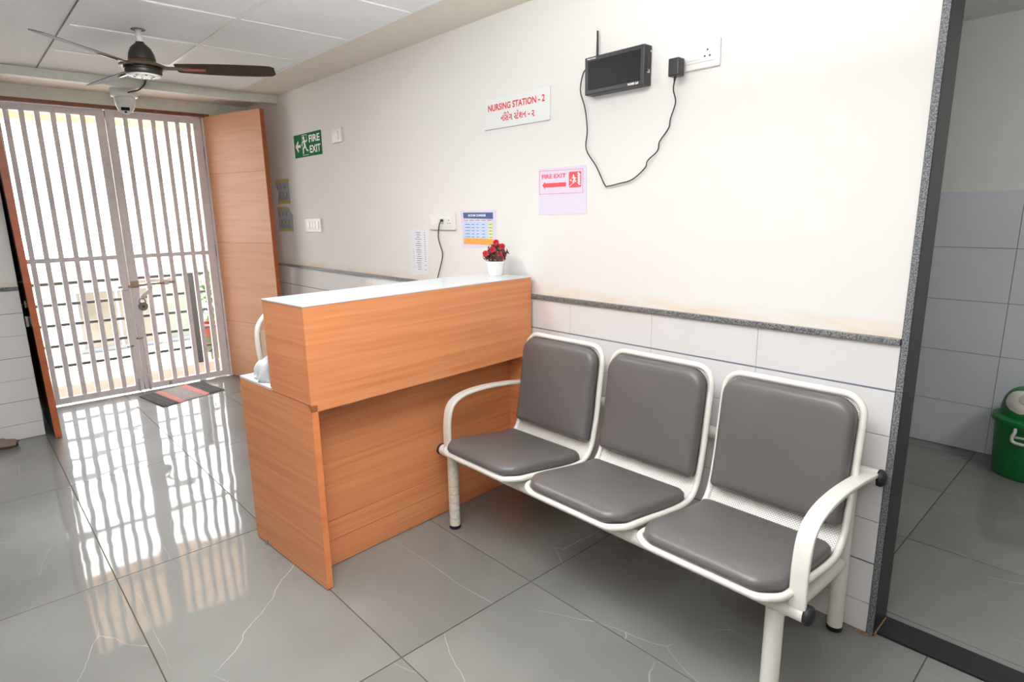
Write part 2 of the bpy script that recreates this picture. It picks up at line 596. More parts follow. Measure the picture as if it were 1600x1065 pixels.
def smoothline(pts, sub=6):
    """Catmull-Rom through points"""
    P = [Vector(p) for p in pts]
    out = []
    for i in range(len(P) - 1):
        p0, p1, p2, p3 = P[max(i - 1, 0)], P[i], P[i + 1], P[min(i + 2, len(P) - 1)]
        for k in range(sub):
            t = k / sub
            out.append(0.5 * ((2 * p1) + (p2 - p0) * t + (2 * p0 - 5 * p1 + 4 * p2 - p3) * t * t + (3 * p1 - p0 - 3 * p2 + p3) * t ** 3))
    out.append(P[-1])
    return out

# ------------------------------------------------------------------ setting
YW = 2.1265            # the long white wall
ZC = 2.385             # ceiling
XG = -5.78             # plane of the grille gate
XP = -5.064            # face of the far wall beside the opening

# floor: grout bed, then every tile on its own
floor = struct(box('floor', -5.90, 2.6, -3.0, 4.32, -0.06, -0.004, m_grout))
xl = [-5.90, -5.135, -3.945, -2.730, -1.537, -0.343, 0.85, 2.05, 2.6]
yl = [-3.0, -2.13, -1.52, -0.91, -0.306, 0.297, 0.896, 1.498, 2.142]
yl2 = [2.262, 2.300, 2.920, 3.552, 4.180, 4.32]
xl2 = [-2.4, -1.80, -0.603, 0.6, 1.8, 2.6]
def lay(xs, ys):
    for i in range(len(xs) - 1):
        for j in range(len(ys) - 1):
            g = 0.0022
            x0, x1, y0, y1 = xs[i] + g, xs[i + 1] - g, ys[j] + g, ys[j + 1] - g
            if x1 - x0 < .01 or y1 - y0 < .01:
                continue
            cx, cy = (x0 + x1) / 2, (y0 + y1) / 2
            bm = bmesh.new()
            vs, fs = bm_box(bm, x0, x1, y0, y1, -0.012, 0.0)
            tx, ty = random.uniform(-1, 1) * .0012, random.uniform(-1, 1) * .0012
            for v in vs:
                if v.co.z > -0.001:
                    v.co.z = (v.co.x - cx) * tx * .6 + (v.co.y - cy) * ty - 0.0004
            obj('tile', bm, m_floor, floor)
lay(xl, yl)
lay(xl2, yl2)

# long wall (right), with the doorway at its right end
wall_right = struct(box('wall_right', -5.90, -0.5185, YW, YW + 0.12, 0, 2.6, m_wall))
struct(box('wall_right', -0.5185, 0.50, YW, YW + 0.12, 2.25, 2.6, m_wall))
wall_right_2 = struct(box('wall_right', 0.50, 2.6, YW, YW + 0.12, 0, 2.6, m_wall))
# dado tiles
TY = YW - 0.008
def wall_tiles(wall, xs, zs, y_front, y_back, mat, gap=0.0016, big=()):
    for i in range(len(xs) - 1):
        for j in range(len(zs) - 1):
            g0 = 0.003 if zs[j] in big else gap
            g1 = 0.003 if zs[j + 1] in big else gap
            bm = bmesh.new()
            bm_box(bm, xs[i] + gap * .6, xs[i + 1] - gap * .6, y_front, y_back, zs[j] + g0, zs[j + 1] - g1)
            obj('tile', bm, mat, wall)
zs = [0.001, 0.111, 0.262, 0.414, 0.565, 0.716, 0.8665, 1.0175]
xs = [-5.74, -5.543, -5.086, -4.629, -4.172, -3.715, -3.258, -2.801, -2.344, -1.887, -1.430, -0.973, -0.5190]
wall_tiles(wall_right, xs, zs, YW - 0.006, YW - 0.0004, m_walltile, big=(0.8665, 0.262))
bm = bmesh.new()
for z in (0.8665, 0.262):
    bm_box(bm, xs[0], xs[-1], YW - 0.0050, YW - 0.0003, z - 0.004, z + 0.004)
o = obj('joint_band', bm, m_darkjoint, wall_right)
wall_tiles(wall_right_2, [0.524, 0.90, 1.36, 1.82, 2.28, 2.598], zs, YW - 0.006, YW - 0.0004, m_walltile, big=(0.8665, 0.262))
bm = bmesh.new()
for z in (0.8665, 0.262):
    bm_box(bm, 0.524, 2.598, YW - 0.0050, YW - 0.0003, z - 0.004, z + 0.004)
obj('joint_band', bm, m_darkjoint, wall_right_2)
struct(box('trim_10', 0.524, 2.598, YW - 0.020, YW - 0.0005, 1.0178, 1.0372, m_strip, bev=0.0015))
struct(box('trim_11', 0.4785, 0.523, YW - 0.012, YW + 0.13, 0.0, 2.25, m_black_granite, bev=0.0015))
struct(box('trim_1', -5.74, -0.5195, YW - 0.020, YW - 0.0005, 1.0178, 1.0372, m_strip, bev=0.0015))
# granite lining of the doorway
bm = bmesh.new(); bm_box(bm, -0.5180, -0.4960, YW - 0.012, YW + 0.13, 0.0, 2.25); bevel(bm, .0015, 1)
struct(obj('trim_2', bm, [m_jamb_front, m_black_granite]))
jm = bpy.data.objects['trim_2'].data
for p in jm.polygons:
    if abs(p.normal.x) > 0.7:
        p.material_index = 1
struct(box('trim_3', -0.4958, 0.478, YW + 0.016, YW + 0.133, -0.003, 0.008, m_black_granite, bev=0.002))
# dirty rust line where jamb meets threshold
o = box('trim_4', -0.4957, -0.492, YW - 0.004, YW + 0.118, -0.002, 0.0095, m_dirt); struct(o)
bm = bmesh.new()
bmesh.ops.create_icosphere(bm, subdivisions=2, radius=1)
for v in bm.verts:
    k = 1 + 0.35 * math.sin(7 * v.co.x + 3) * math.cos(5 * v.co.y)
    v.co = Vector((-0.525 + v.co.x * .030 * k, YW - 0.012 + v.co.y * 0.010 * k, 0.0012 + v.co.z * 0.0022))
o = obj('dirt_patch', bm, m_dirt, floor)

# far wall beside the gate opening, with tiles
wall_far = struct(box('wall_far', -5.95, XP, -3.0, 0.296, 0, 2.6, m_wall))
zf = [0.001, 0.105, 0.262, 0.405, 0.553, 0.70, 0.846, 0.997]
yf = [-3.0, -2.43, -1.83, -1.23, -0.63, -0.03, 0.2958]
for i in range(len(yf) - 1):
    for j in range(len(zf) - 1):
        bm = bmesh.new()
        bm_box(bm, XP + 0.0003, XP + 0.006, yf[i] + .001, yf[i + 1] - .001, zf[j] + .0018, zf[j + 1] - .0018)
        obj('tile', bm, m_walltile, wall_far)
bm = bmesh.new()
for z in (0.846, 0.553, 0.262):
    bm_box(bm, XP + .0002, XP + 0.005, yf[0], yf[-1], z - 0.003, z + 0.003)
obj('joint_band', bm, m_darkjoint, wall_far)
struct(box('trim_5', XP + .0004, XP + 0.02, -3.0, 0.2958, 0.998, 1.018, m_strip))
# right return of the opening and lintel over the gate
struct(box('wall_far', -5.95, -5.825, 1.812, YW - 0.001, 0, 2.6, m_wall))
struct(box('wall_far', -5.95, -5.72, 0.297, YW - .001, 2.296, 2.6, m_beam))
struct(box('trim_6', -5.11, -5.045, -2.99, YW - 0.0005, 2.326, 2.3845, m_beam, bev=0.003))
# brown door frame head and posts
struct(box('trim_7', -5.84, -5.722, 0.30, 1.806, 2.268, 2.2955, m_brown_frame))
struct(box('trim_8', -5.84, -5.722, 0.2975, 0.332, 0, 2.268, m_brown_frame))

# ceiling: boards, margin, T-bars
ceiling = struct(box('ceiling', -5.95, 2.6, -3.0, 4.5, 2.47, 2.60, m_ceiling))
gx = [-5.06, -4.46, -3.855, -3.250, -2.640, -2.03, -1.42, -0.81, -0.20, 0.41, 1.02, 1.63, 2.24, 2.6]
gy = [0.600, 1.210, 1.806]
for i in range(len(gx) - 1):
    for j in range(len(gy) - 1):
        sag = random.uniform(0, 0.004)
        bm = bmesh.new()
        vs, fs = bm_box(bm, gx[i] + .004, gx[i + 1] - .004, gy[j] + .004, gy[j + 1] - .004, ZC + 0.002, ZC + 0.012)
        for v in vs:
            v.co.z += random.uniform(-0.002, 0.002)
        obj('panel', bm, m_ceiling, ceiling)
box('board', -5.05, 2.6, -3.0, 0.592, ZC, ZC + 0.012, m_ceiling, ceiling)
box('margin', -5.95, 2.6, 1.816, YW - .0003, ZC - 0.001, ZC + 0.012, m_margin, ceiling)
box('margin', -5.95, -5.045, 0.29, 1.815, ZC, ZC + 0.012, m_margin, ceiling)
for j, y in enumerate(gy):
    box('grid_bar', -5.045, 2.6, y - .011, y + .011, ZC - 0.003 if j < 2 else ZC - .0005, ZC + 0.02, m_grid if j == 1 else m_ceiling, ceiling)
for x in gx[1:-1]:
    for j in range(2):
        box('grid_bar', x - .008, x + .008, gy[j] + .0115, gy[j + 1] - .0115, ZC - 0.004, ZC + 0.02, m_grid, ceiling)
box('dark_gap', -5.045, 2.6, 0.585, 0.590, ZC - 0.004, ZC - .0002, m_shadowgap, ceiling)

# rest of the room, behind the camera
struct(box('wall_near', 2.6, 2.7, -3.0, 4.5, 0, 2.6, m_wall_plain))
struct(box('wall_left', -5.9, 2.7, -3.1, -3.0, 0, 2.6, m_wall_plain))
# side room
wall_back = struct(box('wall_back', -2.5, 2.6, 4.306, 4.42, 0, 2.6, m_wall2))
zb = [0.003, 0.280, 0.590, 0.895, 1.200, 1.515]
xb = [-2.36, -1.76, -1.16, -0.56, 0.04, 0.64, 1.24, 1.84, 2.44]
for i in range(len(xb) - 1):
    for j in range(len(zb) - 1):
        bm = bmesh.new()
        bm_box(bm, xb[i] + .0016, xb[i + 1] - .0016, 4.298, 4.3058, zb[j] + .0016, zb[j + 1] - .0016)
        obj('tile', bm, m_walltile2, wall_back)
rects_on_wall('tile_joint', [(-2.36, 2.44, 0, 1.513)], 4.3059, 0.004, m_tilejoint2, wall_back)
struct(box('wall_side', -2.5, -2.4, YW + .121, 4.305, 0, 2.6, m_wall2))
box('board', -2.4, 2.6, YW + .121, 4.305, 2.432, 2.445, m_ceiling, ceiling)

# ------------------------------------------------------------------ door leaves
def door_leaf(name, hinge, free, th, z0, z1, inner, label):
    """box leaf from hinge to free point (x,y); returns local frame"""
    h, f = Vector((*hinge, 0)), Vector((*free, 0))
    d = (f - h); w = d.length; d.normalize()
    n = Vector((d.y, -d.x, 0))           # towards the room side
    M = Matrix(((d.x, n.x, 0, h.x), (d.y, n.y, 0, h.y), (0, 0, 1, 0), (0, 0, 0, 1)))
    bm = bmesh.new()
    bm_box(bm, 0, w, 0.001, th, z0, z1, M)
    return bm, M, w

# right leaf, teak laminate, swung in against the wall
bm, M, w = door_leaf('door_1', (-5.765, 1.790), (-5.035, 2.000), 0.034, 0.006, 2.272, True, '')
door1 = obj('door_1', bm, [m_wood_door])
struct(door1)
door1['label'] = 'open orange laminate door leaf folded against the long white wall'
mb = bmesh.new(); bm_box(mb, w, w + 0.003, -0.001, 0.036, 0.006, 2.272, M); obj('edge_band', mb, m_door_edge, door1)
mb = bmesh.new()
for z in (0.52, 1.22, 1.80):
    bm_box(mb, 0.002, w - 0.002, 0.0335, 0.0348, z - 0.0012, z + 0.0012, M)
obj('panel_joint', mb, m_brown_frame, door1)
for z in (0.3, 1.15, 1.98):
    mb = bmesh.new(); bm_tube(mb, [M @ Vector((-0.004, 0.040, z - .05)), M @ Vector((-0.004, 0.040, z + .05))], 0.008, 8)
    obj('hinge', mb, m_darksteel, door1)

# left leaf, seen nearly edge-on
L0, L1 = (-5.760, 0.338), (-4.905, 0.334)
bm, M, w = door_leaf('door_2', L0, L1, 0.003, 0.004, 2.262, True, '')
bm.free()
def lean(o):
    """the sagging leaf leans 36 mm over its height"""
    for v in o.data.vertices:
        v.co.y -= 0.036 * v.co.z / 2.26
    return o
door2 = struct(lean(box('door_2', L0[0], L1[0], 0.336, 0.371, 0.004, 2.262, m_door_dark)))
door2['label'] = 'open door leaf at the left seen edge on, dark inner face'
lean(box('edge_band', L1[0], L1[0] + 0.003, 0.335, 0.372, 0.004, 2.262, m_door_edge, door2))
mb = bmesh.new()
bm_tube(mb, smoothline([(-5.34, 0.318, 1.245), (-5.34, 0.288, 1.240), (-5.32, 0.280, 1.14), (-5.30, 0.288, 1.035), (-5.30, 0.322, 1.03)], 5), 0.006, 8)
obj('handle', mb, m_steel, door2, True)
hasp = box('latch_plate', -5.26, -5.12, 0.317, 0.3215, 0.87, 0.915, m_steel, door2)
mb = bmesh.new(); bm_tube(mb, [(-5.27, 0.300, 0.892), (-5.09, 0.300, 0.892)], 0.008, 10)
obj('bolt', mb, m_steel, hasp, True)
mb = bmesh.new()
bm_box(mb, -5.16, -5.08, 0.300, 0.3225, 0.745, 0.815); bevel(mb, .004, 2)
obj('lock_body', mb, m_steel, door2)
mb = bmesh.new(); bm_tube(mb, smoothline([(-5.20, .305, .905), (-5.17, .292, .86), (-5.12, .297, .805)], 5), 0.004, 6)
obj('latch_chain', mb, m_steel, door2, True)

# ------------------------------------------------------------------ grille gate, two leaves
def gate_leaf(name, label, y0, y1, bars, stile_y, hinge_side):
    root = thing(name, label, 'gate', (XG, (y0 + y1) / 2, 0.012), 'leaves of the grille gate')
    x0, x1 = XG - 0.02, XG + 0.02
    s = 0.062
    box('top_rail', x0, x1, y0, y1, 2.214, 2.265, m_gate, root, .003)
    box('bottom_rail', x0, x1, y0, y1, 0.012, 0.062, m_gate, root, .003)
    box('stile', x0 - .001, x1 + .001, y0, y0 + s, 0.0118, 2.2652, m_gate, root, .003)
    box('stile', x0 - .001, x1 + .001, y1 - s, y1, 0.0118, 2.2652, m_gate, root, .003)
    box('mid_rail', x0 + .004, x1 - .004, y0 + s, y1 - s, 1.118, 1.152, m_gate, root, .002)
    for y in bars:
        box('bar', XG - 0.0145, XG + 0.0145, y - 0.0172, y + 0.0172, 0.060, 2.216, m_gate, root, .003)
    return root
g1 = gate_leaf('grille_gate', 'left leaf of the pale lilac barred gate, nearer the dark door edge', 0.350, 1.047,
               [0.45, 0.538, 0.628, 0.723, 0.816, 0.905], 1.0, 0)
g2 = gate_leaf('grille_gate', 'right leaf of the pale lilac barred gate, nearer the orange door', 1.052, 1.742,
               [1.187, 1.29, 1.382, 1.474, 1.56, 1.645], 1.1, 1)
struct(box('trim_9', -5.83, -5.745, 1.7445, 1.787, 0, 2.267, m_gate, bev=.002))
# drop rods and catches on the meeting stiles
for root, y, zs_ in ((g1, 1.012, (0.02, 0.40)), (g2, 1.088, (0.02, 0.46))):
    mb = bmesh.new(); bm_tube(mb, [(XG + .031, y, zs_[0] - .012), (XG + .031, y, zs_[1])], .008, 8)
    rod = obj('drop_bolt', mb, m_gate, root, True)
    box('bolt_guide', XG + .0212, XG + .040, y - .016, y + .016, 0.12, 0.145, m_gate, rod, .002)
    mb = bmesh.new(); bm_tube(mb, [(XG + .031, y, zs_[1]), (XG + .036, y - .05, zs_[1])], .008, 8)
    obj('bolt_grip', mb, m_steel, rod, True)
for root, y in ((g1, 1.025), (g2, 1.075)):
    for z in (2.15, 1.88, 1.62):
        box('lug', XG + .0212, XG + .033, y - .012, y + .012, z - .022, z + .022, m_gate, root, .003)
# slide bolt with hasp
box('bolt_plate', XG + .0212, XG + .026, 1.055, 1.115, 0.88, 0.935, m_rust, g2, .002)
mb = bmesh.new(); bm_tube(mb, [(XG + .034, 0.965, 0.893), (XG + .034, 1.38, 0.905)], .009, 10)
sb = obj('slide_bolt', mb, m_rust, g2, True)
box('bolt_bracket', XG + .0155, XG + .046, 1.17, 1.20, 0.880, 0.925, m_gate, sb, .003)
box('bolt_bracket', XG + .0155, XG + .046, 1.30, 1.33, 0.885, 0.930, m_gate, sb, .003)
box('bolt_keeper', XG + .0212, XG + .046, 0.99, 1.03, 0.868, 0.915, m_gate, g1, .003)
mb = bmesh.new()
bm_tube(mb, smoothline([(XG + .034, 1.19, 0.895), (XG + .036, 1.185, 0.85), (XG + .036, 1.14, 0.815), (XG + .036, 1.125, 0.775)], 5), .016, 8, sx=.35, up=(1, 0, 0))
obj('hasp_arm', mb, m_gate, sb, True)
box('cross_brace', XG - .031, XG - .0155, 1.12, 1.40, 0.908, 0.938, m_gate, g2, .002)
# rust bite on the lower rail
box('rust_patch', XG + .0202, XG + .0216, 1.235, 1.258, 0.014, 0.05, m_rust, g2)
# padlock
pl = thing('padlock', 'round steel padlock hanging from the gate bolt', 'padlock', (XG + .04, 1.118, 0.70))
mb = bmesh.new()
Mx = Matrix.Translation((XG + .043, 1.118, 0.722)) @ Matrix.Rotation(PI / 2, 4, 'Y')
bm_lathe(mb, [(0, -.012), (.030, -.012), (.036, -.006), (.036, .006), (.030, .012), (0, .012)], 24, M=Mx)
obj('body', mb, m_lock, pl, True, 40)
mb = bmesh.new()
bm_tube(mb, smoothline([(XG + .043, 1.098, 0.745), (XG + .043, 1.098, 0.775), (XG + .043, 1.118, 0.795), (XG + .043, 1.138, 0.775), (XG + .043, 1.138, 0.745)], 5), .006, 8)
obj('shackle', mb, m_steel, pl, True)
mb = bmesh.new(); bm_lathe(mb, [(0, .0122), (.009, .0122), (.009, .0135), (0, .0135)], 12, M=Mx)
obj('keyhole', mb, m_black, pl)

# ------------------------------------------------------------------ outside
def ext():
    # balcony slab and ribbed edge tiles
    bal = struct(box('floor_balcony', -6.62, -5.905, -2.5, 5.0, -0.16, -0.012, m_ext_floor))
    for k in range(11):
        x = -6.49 + k * 0.041
        box('tile', x, x + 0.036, -2.4, 4.9, -0.0118, -0.002, m_ext_rib, bal, .003)
    # peach soffit of the balcony above
    sof = struct(box('soffit', -7.42, -5.952, -2.5, 5.0, 2.42, 2.60, m_peach))
    box('drip_edge', -7.46, -7.421, -2.5, 5.0, 2.36, 2.62, m_peach, sof)
    box('soffit_band', -7.25, -7.12, -2.5, 5.0, 2.395, 2.4195, m_ext_trim, sof)
    # railing
    XR = -6.533
    r = thing('balcony_railing', 'dark grey balcony railing of five horizontal bars outside the gate', 'railing', (XR, 1.2, 0))
    for z in (0.895, 0.712, 0.532, 0.348, 0.165):
        box('rail', XR - .010, XR + .010, -2.3, 4.6, z - .012, z + .012, m_rail, r)
    for y in (-1.45, 0.115, 1.71, 3.3):
        box('post', XR - .024, XR + .0235, y - .026, y + .026, -0.0018, 0.90, m_rail, r)
    # slanted brace behind the railing at the right
    b = thing('brace_bar', 'short dark slanted bar behind the railing beside the planter', 'bar', (-6.80, 2.0, -0.1))
    mb = bmesh.new(); bm_tube(mb, [(-6.80, 1.86, 0.02), (-6.80, 2.15, 0.26)], .014, 8); obj('rod', mb, m_rail, b)
    mb = bmesh.new(); bm_box(mb, -6.83, -6.77, 1.80, 1.88, -0.16, 0.035); obj('foot', mb, m_concrete, b)
    # planter with orange rim
    p = thing('planter', 'olive planter with an orange rim beyond the balcony railing', 'planter', (-7.1, 2.02, -0.3))
    mb = bmesh.new(); bm_lathe(mb, [(0, -.30), (.11, -.30), (.15, .17), (.13, .17), (.12, .1), (0, .1)], 24, (-7.1, 2.02, 0)); obj('pot', mb, m_olive, p, True, 40)
    mb = bmesh.new(); bm_lathe(mb, [(.151, .17), (.175, .18), (.175, .28), (.150, .30), (.12, .30), (.12, .172), (.151, .17)], 24, (-7.1, 2.02, 0)); obj('rim', mb, m_terracotta, p, True, 40)
    s = struct(box('floor_ledge', -8.2, -6.625, -3.0, 6.0, -0.42, -0.30, m_ext_floor))
    # ground
    struct(box('floor_ground', -30, -8.2, -20, 24, -3.3, -3.2, m_concrete))
    # opposite building
    bl = thing('building', 'white low building with beige windows opposite the balcony', 'building', (-9.6, 1.5, -3.2))
    XF = -9.5
    box('wall', XF - 3.0, XF, -6.0, 9.0, -3.2, 0.62, m_ext_white, bl)
    box('parapet', XF - 3.05, XF + 0.10, -6.1, 9.1, 0.62, 0.70, m_ext_trim, bl)
    box('parapet_cap', XF - 3.0, XF + 0.06, -6.05, 9.05, 0.70, 0.80, m_ext_white, bl)
    for (y0, y1, pm) in ((-3.6, -2.1, m_ext_pane), (-0.9, 0.52, m_ext_pane), (1.08, 2.02, m_ext_pane), (2.1, 2.62, m_ext_pane2), (3.1, 4.6, m_ext_pane2)):
        f = box('window', XF + .001, XF + .05, y0, y1, -0.28, 0.55, m_ext_frame, bl)
        n = 2 if y1 - y0 > .7 else 1
        ww = (y1 - y0 - .08 - .04 * (n - 1)) / n
        for k in range(n):
            ya = y0 + .04 + k * (ww + .04)
            box('pane', XF + .0502, XF + .058, ya, ya + ww, -0.23, 0.50, pm, f)
    box('sill', XF + .001, XF + .14, -6.0, 9.0, -0.38, -0.285, m_ext_trim, bl)
    # bright green shrub at the right
    sh = thing('shrub', 'bright green shrub beyond the railing at the right end of the gate', 'shrub', (-7.6, 2.26, -0.3))
    mb = bmesh.new()
    for k in range(5):
        a = k * 1.3
        bm_tube(mb, smoothline([(-7.6, 2.26, -.3), (-7.6 + .06 * math.cos(a), 2.26 + .06 * math.sin(a), .2), (-7.6 + .16 * math.cos(a), 2.26 + .14 * math.sin(a), .6)], 3), .008, 6)
    obj('stem', mb, m_olive, sh)
    mb = bmesh.new()
    rnd = random.Random(3)
    for k in range(420):
        c = Vector((-7.6 + rnd.gauss(0, .10), 2.26 + rnd.gauss(0, .11), rnd.uniform(.10, .82)))
        q = Euler((rnd.uniform(0, 6), rnd.uniform(0, 6), rnd.uniform(0, 6))).to_matrix()
        l = rnd.uniform(.03, .055)
        vs = [mb.verts.new(c + q @ Vector(p)) for p in ((-l, 0, 0), (0, -l * .4, .004), (l, 0, 0), (0, l * .4, .004))]
        mb.faces.new(vs)
    fo = obj('foliage', mb, m_bush, sh)
    fo['kind'] = 'stuff'
ext()

# ------------------------------------------------------------------ reception counter (rotated ~4 degrees)
ang = math.radians(3.95)
CA = Vector((-2.050, 0.885, 0))
# local frame: u along the counter to the wall, v depth away from the bench side
CM = Matrix(((-math.sin(ang), -math.cos(ang), 0, CA.x), (math.cos(ang), -math.sin(ang), 0, CA.y), (0, 0, 1, 0), (0, 0, 0, 1)))
counter = thing('reception_counter', 'orange wood laminate reception counter with a white raised top', 'counter', tuple(CM @ Vector((0.6, .3, 0))))
U1 = 1.222
def cbox(name, u0, u1, v0, v1, z0, z1, mat, parent=counter, bev=0.0):
    return box(name, u0, u1, v0, v1, z0, z1, mat, parent, bev, CM)
cbox('end_panel', 0.0, 0.025, 0.0, 0.612, 0.004, 0.757, m_wood_len)
cbox('end_panel_edge', 0.0005, 0.0255, -0.0015, -0.0001, 0.004, 0.730, m_wood_edge)
cbox('front_board', 0.0, U1, 0.0, 0.020, 0.7302, 1.122, m_wood_len)
cbox('riser_end', 0.0, 0.020, 0.0205, 0.300, 0.7585, 1.122, m_wood_len)
cbox('riser_back', 0.0, U1 - .012, 0.3002, 0.318, 0.77, 1.122, m_wood_len)
cbox('raised_top', -0.002, U1 - .002, -0.002, 0.318, 1.1222, 1.128, m_worktop, bev=.001)
cbox('raised_bottom', 0.0255, U1 - .0275, 0.0205, 0.1345, 0.7302, 0.745, m_wood_len)
for (z0, z1) in ((0.004, 0.1155), (0.1175, 0.2035), (0.2055, 0.7300)):
    cbox('lower_board', 0.0255, U1 - .0275, 0.135, 0.153, z0, z1, m_wood_len)
cbox('joint_backing', 0.0255, U1 - .0275, 0.1535, 0.158, 0.004, 0.73, m_brown_frame)
cbox('worktop', 0.0, U1 - .022, 0.3185, 0.612, 0.7575, 0.7665, m_worktop, bev=.001)
cbox('far_end_panel', U1 - 0.027, U1 - .002, 0.0205, 0.612, 0.004, 0.7300, m_wood_len)
# chipped bit under the end panel
cbox('chip', -0.006, 0.002, 0.505, 0.52, 0.0, 0.022, m_ext_trim)
cbox('end_joint', -0.0008, 0.0, 0.0, 0.318, 0.7565, 0.7590, m_brown_frame)

# plastic bag lying on the lower worktop
bagroot = thing('plastic_bag', 'crumpled translucent white plastic bag on the counter worktop', 'bag', tuple(CM @ Vector((0.12, .47, .767))))
bm = bmesh.new()
bmesh.ops.create_icosphere(bm, subdivisions=4, radius=1)
rnd = random.Random(5)
ph = [rnd.uniform(0, 6) for _ in range(9)]
def bagdef(v):
    x, y, z = v
    k = 1 + .16 * math.sin(5 * x + ph[0]) * math.cos(6 * y + ph[1]) + .10 * math.sin(11 * y + 4 * z + ph[2]) + .07 * abs(math.sin(14 * x - 9 * z + ph[3]))
    h = 0.072 + 0.085 * max(0, -y * .9 + .25)
    z2 = max(z * h * k, -0.0)
    return CM @ Vector((0.078 + x * .062 * k, .462 + y * .118 * (k * .5 + .5), .7675 + z2))
for v in bm.verts:
    v.co = bagdef(v.co)
obj('film', bm, m_bag, bagroot, True)
bm = bmesh.new()
bmesh.ops.create_icosphere(bm, subdivisions=3, radius=1)
for v in bm.verts:
    d = v.co.copy()
    k = 1 + .2 * math.sin(6 * d.x) * math.cos(7 * d.y)
    v.co = CM @ Vector((0.048 + d.x * .030 * k, .366 + d.y * .030 * k, .832 + d.z * .036))
obj('printed_fold', bm, m_bag_blue, bagroot, True)

# chair behind the counter: only its back shows
ch = thing('office_chair', 'white framed chair with tan back standing behind the counter', 'chair', (-3.15, 1.38, 0))
bm = bmesh.new()
arch = smoothline([(-3.16, 1.135, 0.46), (-3.17, 1.125, 0.62), (-3.17, 1.112, 0.80), (-3.175, 1.135, 0.895), (-3.18, 1.22, 0.955),
                   (-3.18, 1.40, 0.965), (-3.18, 1.52, 0.93), (-3.175, 1.575, 0.85), (-3.17, 1.58, 0.62), (-3.16, 1.57, 0.46)], 6)
bm_tube(bm, arch, 0.014, 10)
obj('back_frame', bm, m_chair_white, ch, True)
bm = bmesh.new(); bm_box(bm, -3.19, -3.165, 1.128, 1.570, 0.52, 0.945)
bmesh.ops.bevel(bm, geom=[e for e in bm.edges if abs(e.verts[0].co.x - e.verts[1].co.x) > .01], offset=.09, segments=6, affect='EDGES')
obj('backrest', bm, m_chair_tan, ch)
bm = bmesh.new(); bm_box(bm, -3.60, -3.17, 1.13, 1.57, 0.43, 0.48); bevel(bm, .018, 3)
obj('seat', bm, m_chair_tan, ch)
for (x, y) in ((-3.20, 1.16), (-3.20, 1.54), (-3.56, 1.16), (-3.56, 1.54)):
    bm = bmesh.new(); bm_tube(bm, [(x, y, 0.001), (x, y, 0.432)], .013, 10); obj('leg', bm, m_chair_white, ch, True)

# flower pot
PX, PY, PZ = -2.305, 2.02, 1.1284
pot = thing('flower_pot', 'small white pot of red artificial flowers on the counter top', 'plant', (PX, PY, PZ))
bm = bmesh.new()
bm_lathe(bm, [(0, 0), (.033, 0), (.036, .004), (.045, .062), (.048, .064), (.048, .072), (.043, .072), (.041, .058), (0, .058)], 28, (PX, PY, PZ))
obj('pot', bm, m_pot, pot, True, 40)
bm = bmesh.new(); bm_lathe(bm, [(0, .0585), (.0405, .0585), (0, .064)], 20, (PX, PY, PZ)); obj('foam', bm, m_soil, pot)
rnd = random.Random(11)
bm = bmesh.new()
tips = []
for k in range(26):
    a = rnd.uniform(0, 2 * PI); t = rnd.uniform(0.15, 1)
    tip = Vector((PX + .052 * t * math.cos(a), PY + .052 * t * math.sin(a), PZ + .075 + rnd.uniform(.015, .085) * (1.1 - .45 * t)))
    tips.append(tip)
    bm_tube(bm, [(PX + .012 * math.cos(a), PY + .012 * math.sin(a), PZ + .055), tip], .0016, 5)
obj('stem', bm, m_leaf_green, pot)
for mat, nme, cnt in ((m_leaf_dark, 'maroon_leaves', 330), (m_leaf_green, 'green_leaves', 130)):
    bm = bmesh.new()
    for k in range(cnt):
        base = rnd.choice(tips)
        c = base + Vector([max(-.017, min(.017, rnd.gauss(0, .010))) for _ in range(3)]) + Vector((0, 0, -.006))
        if c.z < PZ + .080:
            c.z = PZ + .080 + rnd.uniform(0, .01)
        q = Euler((rnd.uniform(0, 6), rnd.uniform(0, 6), rnd.uniform(0, 6))).to_matrix()
        l = rnd.uniform(.009, .0145)
        vs = [bm.verts.new(c + q @ Vector(p)) for p in ((-l, 0, 0), (0, -l * .45, .002), (l, 0, 0), (0, l * .45, .002))]
        bm.faces.new(vs)
    o = obj(nme, bm, mat, pot); o['kind'] = 'stuff'
for (dx, dz) in ((-.048, .112), (.024, .108), (.036, .146), (.006, .166), (-.012, .132), (.030, .090)):
    bm = bmesh.new()
    c = Vector((PX + .68 * dx + .75 * (.046 - abs(dx) * .4), PY + .73 * dx - .66 * (.046 - abs(dx) * .4), PZ + dz))
    for ring, (nn, rr, tilt) in enumerate(((5, .006, 1.2), (7, .012, .7), (9, .017, .2))):
        for k in range(nn):
            a = 2 * PI * k / nn + ring * .4
            fw = Vector((.75, -.66, .1)).normalized()
            rt, up_ = Vector((.66, .75, 0)), Vector((-.07, .07, 1))
            d = (rt * math.cos(a) + up_ * math.sin(a) + fw * (.6 * math.sin(tilt))).normalized()
            s = d.cross(fw).normalized()
            p0, p1, p2, p3 = c, c + d * rr * .6 + s * rr * .42 + fw * .003, c + d * rr + fw * (.004 * tilt), c + d * rr * .6 - s * rr * .42 + fw * .003
            bm.faces.new([bm.verts.new(p) for p in (p0, p1, p2, p3)])
    obj('flower', bm, m_petal, pot)

